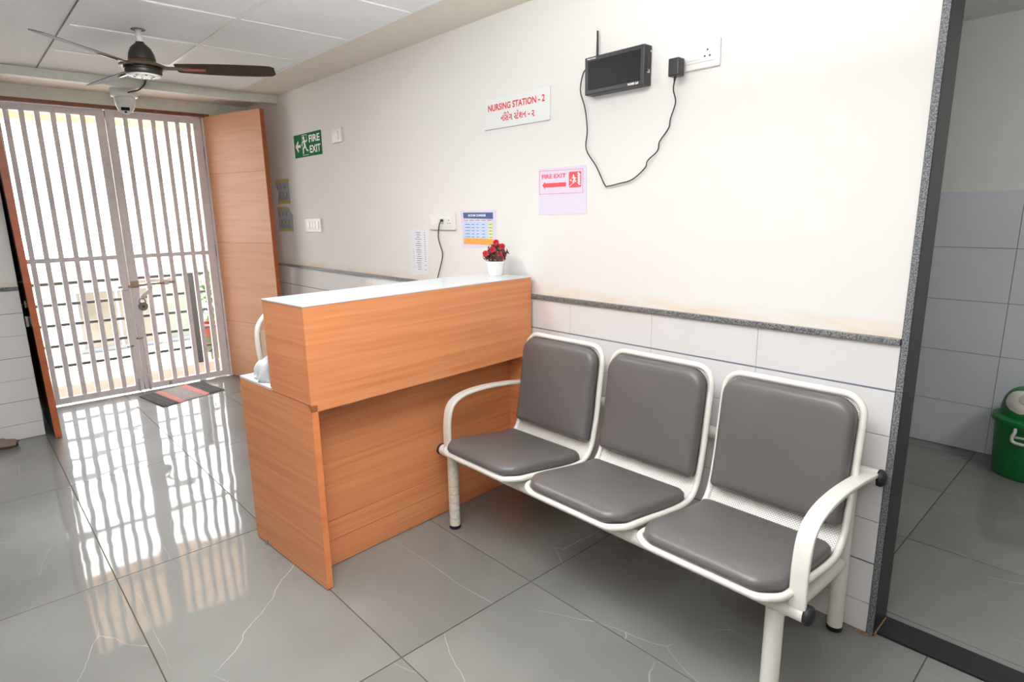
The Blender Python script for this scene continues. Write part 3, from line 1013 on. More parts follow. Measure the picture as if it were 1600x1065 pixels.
# ------------------------------------------------------------------ three-seat bench
bench = thing('waiting_bench', 'three seat cream metal waiting bench with taupe vinyl cushions', 'bench', (-1.30, 1.75, 0))
PROF = [(1.445, 0.418), (1.458, 0.428), (1.513, 0.424), (1.60, 0.412), (1.70, 0.396), (1.80, 0.384), (1.855, 0.385),
        (1.892, 0.400), (1.918, 0.432), (1.935, 0.48), (1.955, 0.57), (1.972, 0.69), (1.988, 0.80), (1.996, 0.868)]
# dense arc-length profile
PD = [Vector((0, a, b)) for a, b in PROF]
PD = smoothline(PD, 8)
SL = [0.0]
for a, b in zip(PD[:-1], PD[1:]):
    SL.append(SL[-1] + (b - a).length)
STOT = SL[-1]
def prof(s):
    s = max(0.0, min(STOT, s))
    for i in range(len(SL) - 1):
        if s <= SL[i + 1]:
            t = (s - SL[i]) / (SL[i + 1] - SL[i])
            return PD[i].lerp(PD[i + 1], t)
    return PD[-1]
def prof_n(s):
    t = (prof(s + .004) - prof(s - .004)).normalized()
    return Vector((0, -t.z, t.y))   # towards the sitter
def s_of(y=None, z=None):
    for i in range(len(PD)):
        if y is not None and PD[i].y >= y: return SL[i]
        if z is not None and PD[i].z >= z and SL[i] > .4: return SL[i]
    return STOT

W = 0.476
def rounded_loop(w, s0, s1, r, n=8, r_end=None):
    """rounded rectangle in (x, s)"""
    pts = []
    hw = w / 2
    q = r if r_end is None else r_end
    for (cx, cs, a0, r) in ((hw - q, s1 - q, 0, q), (-hw + q, s1 - q, PI / 2, q), (-hw + r, s0 + r, PI, r), (hw - r, s0 + r, 3 * PI / 2, r)):
        for k in range(n + 1):
            a = a0 + PI / 2 * k / n
            pts.append((cx + r * math.cos(a), cs + r * math.sin(a)))
    out = []
    for i in range(len(pts)):
        a, b = pts[i], pts[(i + 1) % len(pts)]
        out.append(a)
        L = math.hypot(b[0] - a[0], b[1] - a[1])
        m = int(L / 0.02)
        for k in range(1, m):
            out.append((a[0] + (b[0] - a[0]) * k / m, a[1] + (b[1] - a[1]) * k / m))
    return out

def cushion(w, s0, s1, r, th, crown, cx, edge=0.016, r_end=None):
    """padded slab on the profile: rounded outline in (x, s), domed top"""
    bm = bmesh.new()
    loop = rounded_loop(w, s0, s1, r, 7, r_end)
    sm = (s0 + s1) / 2
    layers = [(0.0, 0.0), (0.0, th * .55), (edge * .35, th * .85), (edge, th), (edge * 2.2, th + crown * .35)]
    rings = []
    hw, hs = w / 2, (s1 - s0) / 2
    def P(x, s, h):
        p = prof(s) + prof_n(s) * h
        return Vector((cx + x, p.y, p.z))
    for (ins, h) in layers:
        ring = []
        for (x, s) in loop:
            kx, ks = (hw - ins) / hw, (hs - ins) / hs
            ring.append(bm.verts.new(P(x * kx, sm + (s - sm) * ks, h + 0.008)))
        rings.append(ring)
    n = len(loop)
    for A, B in zip(rings[:-1], rings[1:]):
        for k in range(n):
            bm.faces.new((A[k], A[(k + 1) % n], B[(k + 1) % n], B[k]))
    # domed top as shrinking rings
    prev = rings[-1]
    ins0 = edge * 2.2
    for q, f in enumerate((0.8, 0.6, 0.4, 0.2)):
        h = th + crown * (1 - f * f * .65)
        ring = []
        for (x, s) in loop:
            kx, ks = (hw - ins0) / hw * f, (hs - ins0) / hs * f
            ring.append(bm.verts.new(P(x * kx, sm + (s - sm) * ks, h + 0.008)))
        for k in range(n):
            bm.faces.new((prev[k], prev[(k + 1) % n], ring[(k + 1) % n], ring[k]))
        prev = ring
    c = bm.verts.new(P(0, sm, th + crown + .008))
    for k in range(n):
        bm.faces.new((prev[k], prev[(k + 1) % n], c))
    bm.faces.new(rings[0][::-1])
    return bm

S_SEAT1 = s_of(y=1.872)
S_B0 = s_of(z=0.452)
centers = (-1.813, -1.302, -0.791)
for ci, cx in enumerate(centers):
    bm = bmesh.new()
    pts = [(cx + x, prof(s).y, prof(s).z) for x, s in rounded_loop(W - .018, 0.004, STOT, 0.062, 8)]
    bm_tube(bm, pts, 0.0115, 10, closed=True)
    fr = obj('seat_frame', bm, m_cream, bench, True)
    # perforated steel sheet inside the frame
    bm = bmesh.new()
    uvl = bm.loops.layers.uv.new('UVMap')
    NX, NS = 6, 40
    grid = []
    for j in range(NS + 1):
        s = 0.012 + (STOT - .024) * j / NS
        row = []
        for i in range(NX + 1):
            x = (i / NX - .5) * (W - .030)
            # pull the corners in with the rounded frame
            cs = min(s, STOT - s)
            if cs < .055:
                lim = (W - .03) / 2 - .055 + math.sqrt(max(0, .055 ** 2 - (.055 - cs) ** 2))
                x = max(-lim, min(lim, x))
            p = prof(s)
            row.append((bm.verts.new((cx + x, p.y, p.z)), (x, s)))
        grid.append(row)
    for j in range(NS):
        for i in range(NX):
            q = (grid[j][i], grid[j][i + 1], grid[j + 1][i + 1], grid[j + 1][i])
            try:
                f = bm.faces.new([v for v, _ in q])
            except ValueError:
                continue
            for lp, (_, uv) in zip(f.loops, q):
                lp[uvl].uv = uv
    obj('perforated_sheet', bm, m_perf, fr, True)
    sc_ = obj('seat_cushion', cushion(W - .036, 0.010, S_SEAT1, 0.066, 0.038, 0.010, cx, r_end=0.030), m_leather, bench, True)
    bc = obj('back_cushion', cushion(W - .040, S_B0, STOT - .012, 0.016, 0.046, 0.008, cx, edge=0.018, r_end=0.064), m_leather, bench, True)
    # square lower corners are stitched: a thin seam line round the side
    for (nme, w_, a, b, r) in (('seam', W - .043, 0.0125, S_SEAT1 - .0005, .062), ):
        pass
    # mounting bracket below the seat
    box('seat_bracket', cx - .10, cx + .10, 1.525, 1.56, 0.392, 0.403, m_cream, bench)
    box('back_bracket', cx - .05, cx + .05, 1.975, 2.055, 0.60, 0.64, m_cream, bench)
XA, XB = -2.165, -0.520
FY, FZ, BY, BZ = 1.545, 0.366, 2.068, 0.592
for (nme, y, z) in (('front_tube', FY, FZ), ('back_tube', BY, BZ)):
    xa = XA if nme == 'front_tube' else -2.128
    bm = bmesh.new(); bm_tube(bm, [(xa, y, z), (XB, y, z)], 0.0245, 16); o = obj(nme, bm, m_cream, bench, True, 40)
    for x, d in ((xa, -1), (XB, 1)):
        bm = bmesh.new()
        Mx = Matrix.Translation((x, y, z)) @ Matrix.Rotation(d * PI / 2, 4, 'Y')
        bm_lathe(bm, [(0, -.004), (.0272, -.004), (.0280, .004), (.0262, .010), (.020, .0155), (.010, .0185), (0, .0195)], 20, M=Mx)
        obj('end_cap', bm, m_rubber, o, True)
for x in (-2.088, -0.604):
    mt = m_cream_worn if x < -1 else m_cream
    bm = bmesh.new(); bm_tube(bm, [(x, FY, 0.008), (x, FY, FZ - .015)], 0.0255, 18)
    lg = obj('leg', bm, mt, bench, True, 40)
    bm = bmesh.new(); bm_lathe(bm, [(0, .0005), (.0262, .0005), (.0270, .004), (.0270, .016), (.0255, .016)], 18, (x, FY, 0)); obj('rubber_foot', bm, m_rubber, lg, True, 40)
    bm = bmesh.new(); bm_tube(bm, [(x, BY, 0.008), (x, BY, BZ - .015)], 0.0245, 18)
    lg = obj('leg', bm, m_cream, bench, True, 40)
    bm = bmesh.new(); bm_lathe(bm, [(0, .0005), (.0255, .0005), (.0262, .004), (.0262, .016), (.0245, .016)], 18, (x, BY, 0)); obj('rubber_foot', bm, m_rubber, lg, True, 40)
    bm = bmesh.new(); bm_tube(bm, smoothline([(x, FY + .015, 0.335), (x, FY + .10, 0.300), (x, 1.86, 0.272), (x, BY - .01, 0.262)], 5), 0.021, 14)
    obj('side_rail', bm, m_cream, bench, True)
# tape rings on the worn left leg
for z in (0.05, 0.09, 0.13, 0.17, 0.21):
    bm = bmesh.new()
    bm_lathe(bm, [(.0256, z), (.0260, z + .003), (.0256, z + .006)], 18, (-2.088, FY, 0))
    obj('tape', bm, m_tape, bench, True)
# armrests: flat bands bent in an arc
ARM = [(FY - .012, FZ + .018), (FY - .014, 0.44), (FY - .012, 0.51), (FY + .002, 0.575), (FY + .036, 0.612), (FY + .105, 0.632), (FY + .22, 0.636), (FY + .36, 0.625), (BY - .02, 0.605), (BY + .004, 0.600)]
for x in (-2.103, -0.542):
    bm = bmesh.new()
    pts = smoothline([(x, a, b) for a, b in ARM], 5)
    bm_tube(bm, pts, 0.0075, 20, sx=3.1, up=(1, 0, 0), sq=0.35)
    obj('armrest', bm, m_cream, bench, True, 40)

# ------------------------------------------------------------------ door mat
MA, MB_, MC, MD = Vector((-5.600, 0.968, 0)), Vector((-5.735, 1.470, 0)), Vector((-5.290, 1.540, 0)), Vector((-5.130, 1.042, 0))
def mat_pt(a, b):   # a along width (0 left..1 right), b depth (0 at gate..1 room)
    return (MA.lerp(MB_, a)).lerp(MD.lerp(MC, a), b)
rug = thing('door_mat', 'dark woven door mat with two coral stripes lying by the gate', 'mat', tuple(mat_pt(.5, .5)))
def rug_part(name, a0, a1, mat, n=10):
    bm = bmesh.new()
    top, bot = [], []
    rr = random.Random(int(a0 * 100))
    nb = 24
    for i in range(n + 1):
        a = a0 + (a1 - a0) * i / n
        rt, rb = [], []
        for j in range(nb + 1):
            b = j / nb
            p = mat_pt(a, b)
            if j in (0, nb):
                p = p + Vector((rr.uniform(-.006, .006), 0, 0))
            h = .009 + .0025 * math.sin(a * 180) * math.cos(b * 150) + rr.uniform(-.0012, .0012)
            rt.append(bm.verts.new(p + Vector((0, 0, h if 0 < j < nb else .004))))
            rb.append(bm.verts.new(p + Vector((0, 0, .0008))))
        top.append(rt); bot.append(rb)
    for i in range(n):
        for j in range(nb):
            bm.faces.new((top[i][j], top[i + 1][j], top[i + 1][j + 1], top[i][j + 1]))
            bm.faces.new((bot[i][j], bot[i][j + 1], bot[i + 1][j + 1], bot[i + 1][j]))
        bm.faces.new((top[i][0], bot[i][0], bot[i + 1][0], top[i + 1][0]))
        bm.faces.new((top[i][nb], top[i + 1][nb], bot[i + 1][nb], bot[i][nb]))
    for i in (0, n):
        for j in range(nb):
            bm.faces.new((top[i][j], top[i][j + 1], bot[i][j + 1], bot[i][j]))
    return obj(name, bm, mat, rug)
rug_part('dark_band', 0, .235, m_mat_dark)
rug_part('coral_stripe', .235, .335, m_mat_coral, 4)
rug_part('mottled_band', .335, .645, m_mat_mid)
rug_part('coral_stripe', .645, .745, m_mat_coral, 4)
rug_part('dark_band', .745, 1.0, m_mat_dark)

# ------------------------------------------------------------------ slipper by the far wall
sl = thing('slipper', 'worn brown slipper on the floor at the left edge, by the tiled wall', 'slipper', (-4.97, 0.02, 0))
bm = bmesh.new()
loop = [(-.13, -.030), (-.10, -.045), (0, -.040), (.08, -.048), (.125, -.025), (.13, .0), (.125, .025), (.08, .045), (0, .036), (-.10, .042), (-.13, .028)]
SM = Matrix.Translation((-4.965, 0.015, 0)) @ Matrix.Rotation(math.radians(72), 4, 'Z')
for zz in (0.001, 0.016):
    pass
a = [bm.verts.new(SM @ Vector((x, y, .001))) for x, y in loop]
b = [bm.verts.new(SM @ Vector((x, y, .018))) for x, y in loop]
bm.faces.new(a[::-1]); bm.faces.new(b)
for k in range(len(loop)):
    bm.faces.new((a[k], a[(k + 1) % len(loop)], b[(k + 1) % len(loop)], b[k]))
obj('sole', bm, m_slipper_sole, sl)
bm = bmesh.new()
rows = []
for i in range(9):
    x = -.02 + .15 * i / 8
    hw = .047 * (1 - max(0, (i - 5) / 8) ** 1.5)
    hh = .048 - .026 * (i / 8) ** 2 + .004 * math.sin(i * 2.1)
    rows.append([bm.verts.new(SM @ Vector((x, hw * math.cos(PI * k / 8), .018 + hh * math.sin(PI * k / 8)))) for k in range(9)])
for A, B in zip(rows[:-1], rows[1:]):
    for k in range(8):
        bm.faces.new((A[k], A[k + 1], B[k + 1], B[k]))
obj('strap', bm, m_slipper, sl, True)

# ------------------------------------------------------------------ ceiling fan
FX, FYc = -3.745, 0.885
fan = thing('ceiling_fan', 'dark brown three blade ceiling fan with bell shaped canopy', 'fan', (FX, FYc, ZC))
bm = bmesh.new(); bm_tube(bm, [(FX, FYc, 2.30), (FX, FYc, ZC + .002)], .016, 14); obj('downrod', bm, m_grid, fan, True)
bm = bmesh.new(); bm_lathe(bm, [(.022, 2.3848), (.034, 2.3848), (.034, 2.383), (.022, 2.382)], 20, (FX, FYc, 0)); obj('ceiling_hole_ring', bm, m_shadowgap, fan)
bm = bmesh.new(); bm_lathe(bm, [(0, 2.325), (.020, 2.325), (.021, 2.318), (.030, 2.312), (.046, 2.296), (.058, 2.27), (.063, 2.245), (.064, 2.238), (.060, 2.236), (0, 2.236)], 36, (FX, FYc, 0))
obj('canopy', bm, m_fan_black, fan, True, 50)
bm = bmesh.new(); bm_lathe(bm, [(0, 2.2355), (.062, 2.2355), (.066, 2.228), (.082, 2.222), (.108, 2.212), (.112, 2.202), (.108, 2.199), (.09, 2.203), (0, 2.203)], 40, (FX, FYc, 0))
obj('motor_flange', bm, m_fan_brown, fan, True, 50)
bm = bmesh.new(); bm_lathe(bm, [(0, 2.2025), (.088, 2.2025), (.090, 2.190), (.084, 2.188), (.086, 2.176), (.080, 2.166), (.078, 2.166), (0, 2.166)], 40, (FX, FYc, 0))
obj('motor_body', bm, m_fan_black, fan, True, 50)
bm = bmesh.new(); bm_lathe(bm, [(0, 2.1655), (.076, 2.1655), (.072, 2.160), (.02, 2.157), (0, 2.157)], 32, (FX, FYc, 0))
obj('bottom_plate', bm, m_grid, fan, True, 50)
for k in range(6):
    a = k * PI / 3
    bm = bmesh.new(); bm_lathe(bm, [(0, 2.156), (.006, 2.156), (.006, 2.159), (0, 2.160)], 8, (FX + .045 * math.cos(a), FYc + .045 * math.sin(a), 0))
    obj('screw', bm, m_darksteel, fan)
for adeg in (60, -48, 190):
    a = math.radians(adeg)
    Mb = Matrix.Translation((FX, FYc, 2.206)) @ Matrix.Rotation(a, 4, 'Z') @ Matrix.Rotation(math.radians(-14), 4, 'X')
    bm = bmesh.new()
    outline = []
    for (r, hw) in ((.155, .036), (.165, .046), (.30, .058), (.45, .062), (.57, .060), (.625, .054), (.645, .036)):
        outline.append((r, hw))
    top = [(r, hw) for r, hw in outline] + [(r, -hw) for r, hw in outline[::-1]]
    va = [bm.verts.new(Mb @ Vector((r, y, .0025 - .004 * (y / .06) ** 2))) for r, y in top]
    vb = [bm.verts.new(Mb @ Vector((r, y, -.0005 - .004 * (y / .06) ** 2))) for r, y in top]
    bm.faces.new(va); bm.faces.new(vb[::-1])
    n = len(top)
    for i in range(n):
        bm.faces.new((va[i], va[(i + 1) % n], vb[(i + 1) % n], vb[i]))
    bl = obj('blade', bm, m_fan_blade, fan)
    bm = bmesh.new(); bm_box(bm, .085, .225, -.018, .018, -.006, -.0022, Mb); bevel(bm, .0015, 1)
    obj('blade_arm', bm, m_fan_brown, bl)
    bm = bmesh.new(); bm_box(bm, .19, .30, -.012, .012, -.0105, -.0062, Mb); bevel(bm, .002, 2)
    obj('copper_inlay', bm, m_fan_gold, bl)

# ------------------------------------------------------------------ dome security camera under the soffit
CX, CY, CZ = -5.205, 1.085, 2.340
cc = thing('security_camera', 'white turret security camera fixed to the soffit above the gate', 'camera', (CX, CY, CZ))
bm = bmesh.new(); bm_lathe(bm, [(0, 0), (.076, 0), (.084, -.004), (.084, -.055), (.076, -.060), (0, -.060)], 32, (CX, CY, CZ)); obj('base', bm, m_cctv, cc, True, 40)
box('mount_plate', CX - .05, CX + .05, CY - .05, CY + .05, CZ + .0003, 2.3847, m_cctv, cc)
bm = bmesh.new(); bm_lathe(bm, [(.066, -.0605), (.068, -.075), (.064, -.105), (.052, -.135), (.030, -.152), (0, -.156)], 32, (CX, CY, CZ)); obj('housing', bm, m_cctv, cc, True, 50)
# eyeball turned to the room
d = Vector((0.74, -0.18, -0.52)).normalized()
q = d.to_track_quat('Z', 'Y').to_matrix().to_4x4()
Mx = Matrix.Translation((CX + .012, CY - .004, CZ - .112)) @ q
bm = bmesh.new(); bm_lathe(bm, [(.052, 0), (.052, .030), (.046, .046), (.036, .052), (0, .053)], 28, M=Mx); eye = obj('eyeball', bm, m_cctv, cc, True, 40)
bm = bmesh.new(); bm_box(bm, -.026, .026, -.012, .012, .052, .056, Mx @ Matrix.Rotation(PI, 4, 'Z')); bevel(bm, .003, 2); obj('lens_window', bm, m_black2, eye)
bm = bmesh.new(); bm_lathe(bm, [(0, .056), (.008, .056), (.008, .053)], 14, M=Mx @ Matrix.Translation((0, -.024, -.002))); obj('infrared_lamp', bm, m_black, eye)
bm = bmesh.new(); bm_tube(bm, smoothline([(-5.038, 1.195, 2.383), (-5.036, 1.185, 2.355), (-5.045, 1.15, 2.318), (-5.08, 1.115, 2.308), (CX + .084, CY + .01, CZ - .035)], 6), .0045, 8); obj('cable', bm, m_black, cc, True)

# ------------------------------------------------------------------ things on the long wall
YS = YW - 0.0006
# green exit sign
es = thing('exit_sign', 'green sign with running figure and white lettering, left on the long wall', 'sign', (-4.558, YS, 1.967))
bm = bmesh.new(); bm_box(bm, -4.790, -4.326, YW - .0045, YS, 1.882, 2.051); obj('board', bm, m_green_sign, es)
yy = YW - .0047
wall_text('FIRE', -4.524, -4.345, 1.980, 2.031, yy - .0004, m_white_print, es, .026)
wall_text('EXIT', -4.520, -4.340, 1.903, 1.957, yy - .0004, m_white_print, es, .026)
bm = bmesh.new()
bar2d(bm, (-4.765, 1.965), (-4.675, 1.965), .020, yy)
bar2d(bm, (-4.760, 1.960), (-4.712, 2.000), .018, yy - .0001)
bar2d(bm, (-4.760, 1.970), (-4.718, 1.926), .018, yy - .0001)
obj('arrow', bm, m_white_print, es)
bm = bmesh.new()
disc2d(bm, (-4.615, 2.020), .014, yy)
bar2d(bm, (-4.612, 2.004), (-4.598, 1.958), .024, yy - .0001)
bar2d(bm, (-4.614, 1.999), (-4.645, 1.985), .010, yy - .0002); bar2d(bm, (-4.645, 1.987), (-4.652, 1.966), .009, yy - .0003)
bar2d(bm, (-4.604, 1.999), (-4.570, 1.990), .010, yy - .0002); bar2d(bm, (-4.571, 1.992), (-4.556, 2.006), .009, yy - .0003)
bar2d(bm, (-4.600, 1.960), (-4.632, 1.940), .013, yy - .0002); bar2d(bm, (-4.630, 1.943), (-4.632, 1.905), .011, yy - .0003)
bar2d(bm, (-4.597, 1.960), (-4.572, 1.928), .013, yy - .0002); bar2d(bm, (-4.573, 1.930), (-4.545, 1.922), .011, yy - .0003)
obj('running_figure', bm, m_white_print, es)
bm = bmesh.new()
for a, b in (((-4.640, 1.894), (-4.640, 2.040)), ((-4.640, 2.040), (-4.560, 2.040)), ((-4.640, 1.894), (-4.545, 1.894)), ((-4.560, 2.040), (-4.560, 2.012))):
    bar2d(bm, a, b, .003, yy - .0002)
obj('door_outline', bm, m_white_print, es)

# small bell switch
def switch_plate(name, label, x0, x1, z0, z1, cat='switch', mat=m_white_plastic2):
    r = thing(name, label, cat, ((x0 + x1) / 2, YS, z0))
    bm = bmesh.new(); bm_box(bm, x0, x1, YW - .012, YS, z0, z1); bevel(bm, .003, 2)
    obj('plate', bm, mat, r)
    return r
sw = switch_plate('bell_switch', 'small ivory switch plate with a rocker, right of the green exit sign', -4.140, -4.003, 1.938, 2.033)
box('rocker', -4.10, -4.042, YW - .017, YW - .0122, 1.955, 2.015, m_white_plastic, sw, .003)
box('indicator', -4.083, -4.06, YW - .0185, YW - .0172, 1.965, 1.980, m_grid, sw, .001)
sk = switch_plate('switch_box', 'ivory switch plate low on the wall right of the two posters', -4.697, -4.428, 1.313, 1.418)
for k in range(4):
    box('rocker', -4.655 + k * .05, -4.611 + k * .05, YW - .0165, YW - .0122, 1.338, 1.395, m_white_plastic, sk, .002)

# two torn posters behind the orange door
def poster(name, label, x0, x1, z0, z1, torn, seed):
    r = thing(name, label, 'poster', ((x0 + x1) / 2, YS, z0), 'small posters by the door')
    rr = random.Random(seed)
    bm = bmesh.new()
    if torn:
        pts = [(x0, z0), (x1, z0), (x1 + .01, z1 - .07), (x1 - .045, z1 - .012), (x1 - .09, z1), (x0 + .01, z1)]
    else:
        pts = [(x0 + .02, z0), (x1, z0), (x1 - .006, z0 + .10), (x1, z1), (x0, z1), (x0 + .012, z1 - .06), (x0 + .055, z1 - .10)]
    poly_on_wall(bm, pts, YS, .0012)
    obj('sheet', bm, m_poster_grey, r)
    y = YW - .0019
    xr = x1 - (.095 if torn else .004)
    rects_on_wall('header_band', [(x0 + .01, xr, z1 - .022, z1 - .002)], y, .0004, m_mustard, r)
    rects_on_wall('footer_band', [(x0 + .022, x1 - .004, z0 + .002, z0 + .024)], y, .0004, m_mustard, r)
    lay = {m_poster_blue: [], m_poster_red: [], m_poster_skin: [], m_ink: []}
    kinds = [m_poster_blue, m_poster_skin, m_poster_red, m_poster_skin]
    ztop = z1 - .030
    for row in range(2):
        for k in range(6):
            cx_ = x0 + .045 + k * .036
            cz_ = ztop - .030 - row * .062
            if cx_ > xr - .008 and row == 0 or (not torn and row == 1 and k == 0):
                continue
            h = rr.uniform(.014, .022)
            lay[kinds[(k * 3 + row) % 4]].append((cx_ - .008, cx_ + .006, cz_ - h, cz_ + h * .5))
            lay[m_ink].append((cx_ - .012, cx_ + .010, cz_ + h * .7, cz_ + h * .7 + .004))
    for k in range(4):
        lay[m_ink].append((x0 + .05, x1 - .03 - rr.uniform(0, .04), z0 + .030 + k * .008, z0 + .034 + k * .008))
    for q, (mat_, rc) in enumerate(lay.items()):
        if rc:
            rects_on_wall(['blue_print', 'red_print', 'tan_print', 'text_print'][q], rc, y - .0001 * (q + 1), .0004, mat_, r)['kind'] = 'stuff'
poster('poster', 'upper small poster with mustard bands beside the orange door', -5.245, -4.966, 1.540, 1.738, False, 1)
poster('poster', 'lower small poster with a torn corner beside the orange door', -5.252, -4.958, 1.312, 1.515, True, 2)

# nursing station board, lettering in two scripts
ns = thing('station_sign', 'clear white acrylic board with red nursing station lettering', 'sign', (-2.25, YS, 1.853))
bm = bmesh.new(); bm_box(bm, -2.480, -2.018, YW - .0075, YS, 1.853, 2.003); bevel(bm, .0015, 1); obj('board', bm, m_acrylic, ns)
yy = YW - .0078
wall_text('NURSING STATION - 2', -2.447, -2.047, 1.938, 1.970, yy, m_red_print, ns, .030)
# Gujarati line, glyph by glyph (ink height of the base letters = 0.024)
def glyph(s, x, z, sc, cut=None):
    me = text_mesh(s, .024)
    xs_ = [v.co.x for v in me.vertices]; a = min(xs_)
    bm = bmesh.new(); bm.from_mesh(me)
    if cut is not None:
        geom = list(bm.verts) + list(bm.edges) + list(bm.faces)
        bmesh.ops.bisect_plane(bm, geom=geom, plane_co=(cut, 0, 0), plane_no=(1, 0, 0), clear_outer=True)
    wdt = max(v.co.x for v in bm.verts) - a
    vmap = []
    for v in bm.verts:
        vmap.append((x + (v.co.x - a) * sc * .92, yy, z + v.co.y * sc))
    faces = [[v.index for v in f.verts] for f in bm.faces] if False else None
    bm.verts.index_update()
    fs = [[v.index for v in f.verts] for f in bm.faces]
    bm.free()
    bpy.data.meshes.remove(me)
    return vmap, fs, wdt * sc * .92
sc_g = 0.0265 / 0.60
GV, GF = [], []
def put(s, x, z=1.884, cut=None):
    v, f, w_ = glyph(s, x, z, sc_g, cut)
    o_ = len(GV)
    GV.extend(v); GF.extend([[i + o_ for i in q] for q in f])
    return x + w_
x = -2.353
x = put('\u0AA8', x) + .002                  # na
xi = x; put('\u0ABF', x)                     # i sign goes before sa
x = put('\u0AB8', xi + .0075) + .002         # sa
put('\u0A82', x - .006)                      # anusvara
put('\u0AC7', x - .014, z=1.8855)            # reph hook over sa
x = put('\u0A97', x) + .012                  # ga
x = put('\u0AB8', x, cut=.46)                # half sa
xt = x - .001; x = put('\u0A9F', xt) + .002  # tta
put('\u0AC7', xt + .003)                     # e sign
x = put('\u0AB6', x) + .002                  # sha
x = put('\u0AA8', x)                         # na
xe = x
# scale so that the line ends where the photograph shows it
kx = (-2.172 + 2.353) / (xe + 2.353)
GV = [(-2.353 + (a - -2.353) * kx, b, c) for a, b, c in GV]
v, f, w_ = glyph('-', -2.158, 1.885, sc_g); o_ = len(GV); GV += v; GF += [[i + o_ for i in q] for q in f]
v, f, w_ = glyph('\u0AE8', -2.134, 1.882, sc_g); o_ = len(GV); GV += v; GF += [[i + o_ for i in q] for q in f]
me = bpy.data.meshes.new('lettering'); me.from_pydata(GV, [], GF); me.materials.append(m_red_print)
o = bpy.data.objects.new('lettering', me); COL.objects.link(o); adopt(o, ns)

# red fire exit paper
fe = thing('exit_notice', 'lilac paper notice with red fire exit arrow and flame symbol', 'notice', (-1.95, YS, 1.425))
bm = bmesh.new(); poly_on_wall(bm, [(-2.097, 1.424), (-1.796, 1.427), (-1.800, 1.632), (-1.806, 1.640), (-2.096, 1.638)], YS, .0010); obj('sheet', bm, m_paper, fe)
yy = YW - .0017
bm = bmesh.new()
for a, b in (((-2.090, 1.628), (-1.819, 1.625)), ((-2.090, 1.522), (-1.819, 1.521)), ((-2.090, 1.521), (-2.090, 1.629)), ((-1.819, 1.521), (-1.819, 1.625))):
    bar2d(bm, a, b, .0022, yy)
obj('border', bm, plain('print_pink', (232, 130, 160), .6), fe)
wall_text('FIRE EXIT', -2.074, -1.921, 1.592, 1.611, yy - .0003, plain('print_rose', (226, 92, 112), .6), fe, .032)
bm = bmesh.new()
poly_on_wall(bm, [(-2.072, 1.562), (-2.053, 1.579), (-2.055, 1.571), (-1.920, 1.571), (-1.920, 1.552), (-2.055, 1.552), (-2.053, 1.544)], yy)
obj('arrow', bm, m_coral_print, fe)
bm = bmesh.new(); poly_on_wall(bm, [(-1.902, 1.549), (-1.898, 1.546), (-1.833, 1.546), (-1.829, 1.549), (-1.829, 1.612), (-1.833, 1.615), (-1.898, 1.615), (-1.902, 1.612)], yy); sym = obj('symbol_square', bm, m_coral_print, fe)
bm = bmesh.new()
y2 = yy - .0010
disc2d(bm, (-1.874, 1.598), .0045, y2)
bar2d(bm, (-1.873, 1.594), (-1.868, 1.578), .008, y2)
bar2d(bm, (-1.872, 1.592), (-1.884, 1.586), .004, y2 - .0001); bar2d(bm, (-1.870, 1.590), (-1.858, 1.586), .004, y2 - .0001)
bar2d(bm, (-1.868, 1.579), (-1.858, 1.570), .005, y2 - .0001); bar2d(bm, (-1.869, 1.579), (-1.880, 1.570), .005, y2 - .0001)
bar2d(bm, (-1.897, 1.552), (-1.862, 1.573), .0032, y2 - .0002)
bar2d(bm, (-1.893, 1.581), (-1.886, 1.575), .006, y2 - .0002)
for k in range(5):
    z = 1.558 + k * .0105
    poly_on_wall(bm, [(-1.850, z + .008), (-1.843, z - .001), (-1.834, z - .004), (-1.832, z + .001), (-1.838, z + .005), (-1.843, z + .012)], y2 - .0003 - k * .00002)
obj('symbol', bm, m_white_print, sym)

# room charge sheet
rc = thing('price_sheet', 'room charge sheet with navy header and orange footer above the counter', 'notice', (-2.57, YS, 1.25))
bm = bmesh.new(); poly_on_wall(bm, [(-2.700, 1.247), (-2.420, 1.262), (-2.405, 1.449), (-2.418, 1.456), (-2.712, 1.452)], YS, .0010); obj('sheet', bm, m_paper, rc)
yy = YW - .0017
bm = bmesh.new(); poly_on_wall(bm, [(-2.684, 1.411), (-2.434, 1.407), (-2.436, 1.441), (-2.686, 1.442)], yy); obj('header_band', bm, m_navy, rc)
wall_text('ROOM CHARGE', -2.640, -2.493, 1.420, 1.4325, yy - .0012, m_white_print, rc, .035)
bm = bmesh.new(); poly_on_wall(bm, [(-2.686, 1.305), (-2.478, 1.304), (-2.476, 1.390), (-2.682, 1.392)], yy); obj('blue_table', bm, m_lightblue, rc)
bm = bmesh.new(); poly_on_wall(bm, [(-2.4775, 1.304), (-2.437, 1.304), (-2.435, 1.388), (-2.4755, 1.390)], yy); obj('yellow_column', bm, m_yellowgreen, rc)
bm = bmesh.new(); poly_on_wall(bm, [(-2.685, 1.271), (-2.439, 1.270), (-2.437, 1.303), (-2.685, 1.304)], yy); obj('footer_band', bm, m_orange, rc)
rr = []
for k in range(5):
    z = 1.376 - k * .0168
    rr += [(-2.668, -2.628, z, z + .0035), (-2.612, -2.592, z, z + .0035), (-2.572, -2.556, z, z + .0035), (-2.524, -2.504, z, z + .0035), (-2.466, -2.446, z, z + .0035)]
rr += [(-2.680 + k * .05, -2.645 + k * .05, 1.3985, 1.4015) for k in range(5)]
rects_on_wall('table_print', rr, yy - .0010, .0003, m_inkblue, rc)
rects_on_wall('table_lines', [(-2.682, -2.437, 1.3705 - k * .0168, 1.3712 - k * .0168) for k in range(5)], yy - .0009, .0003, m_white_print, rc)

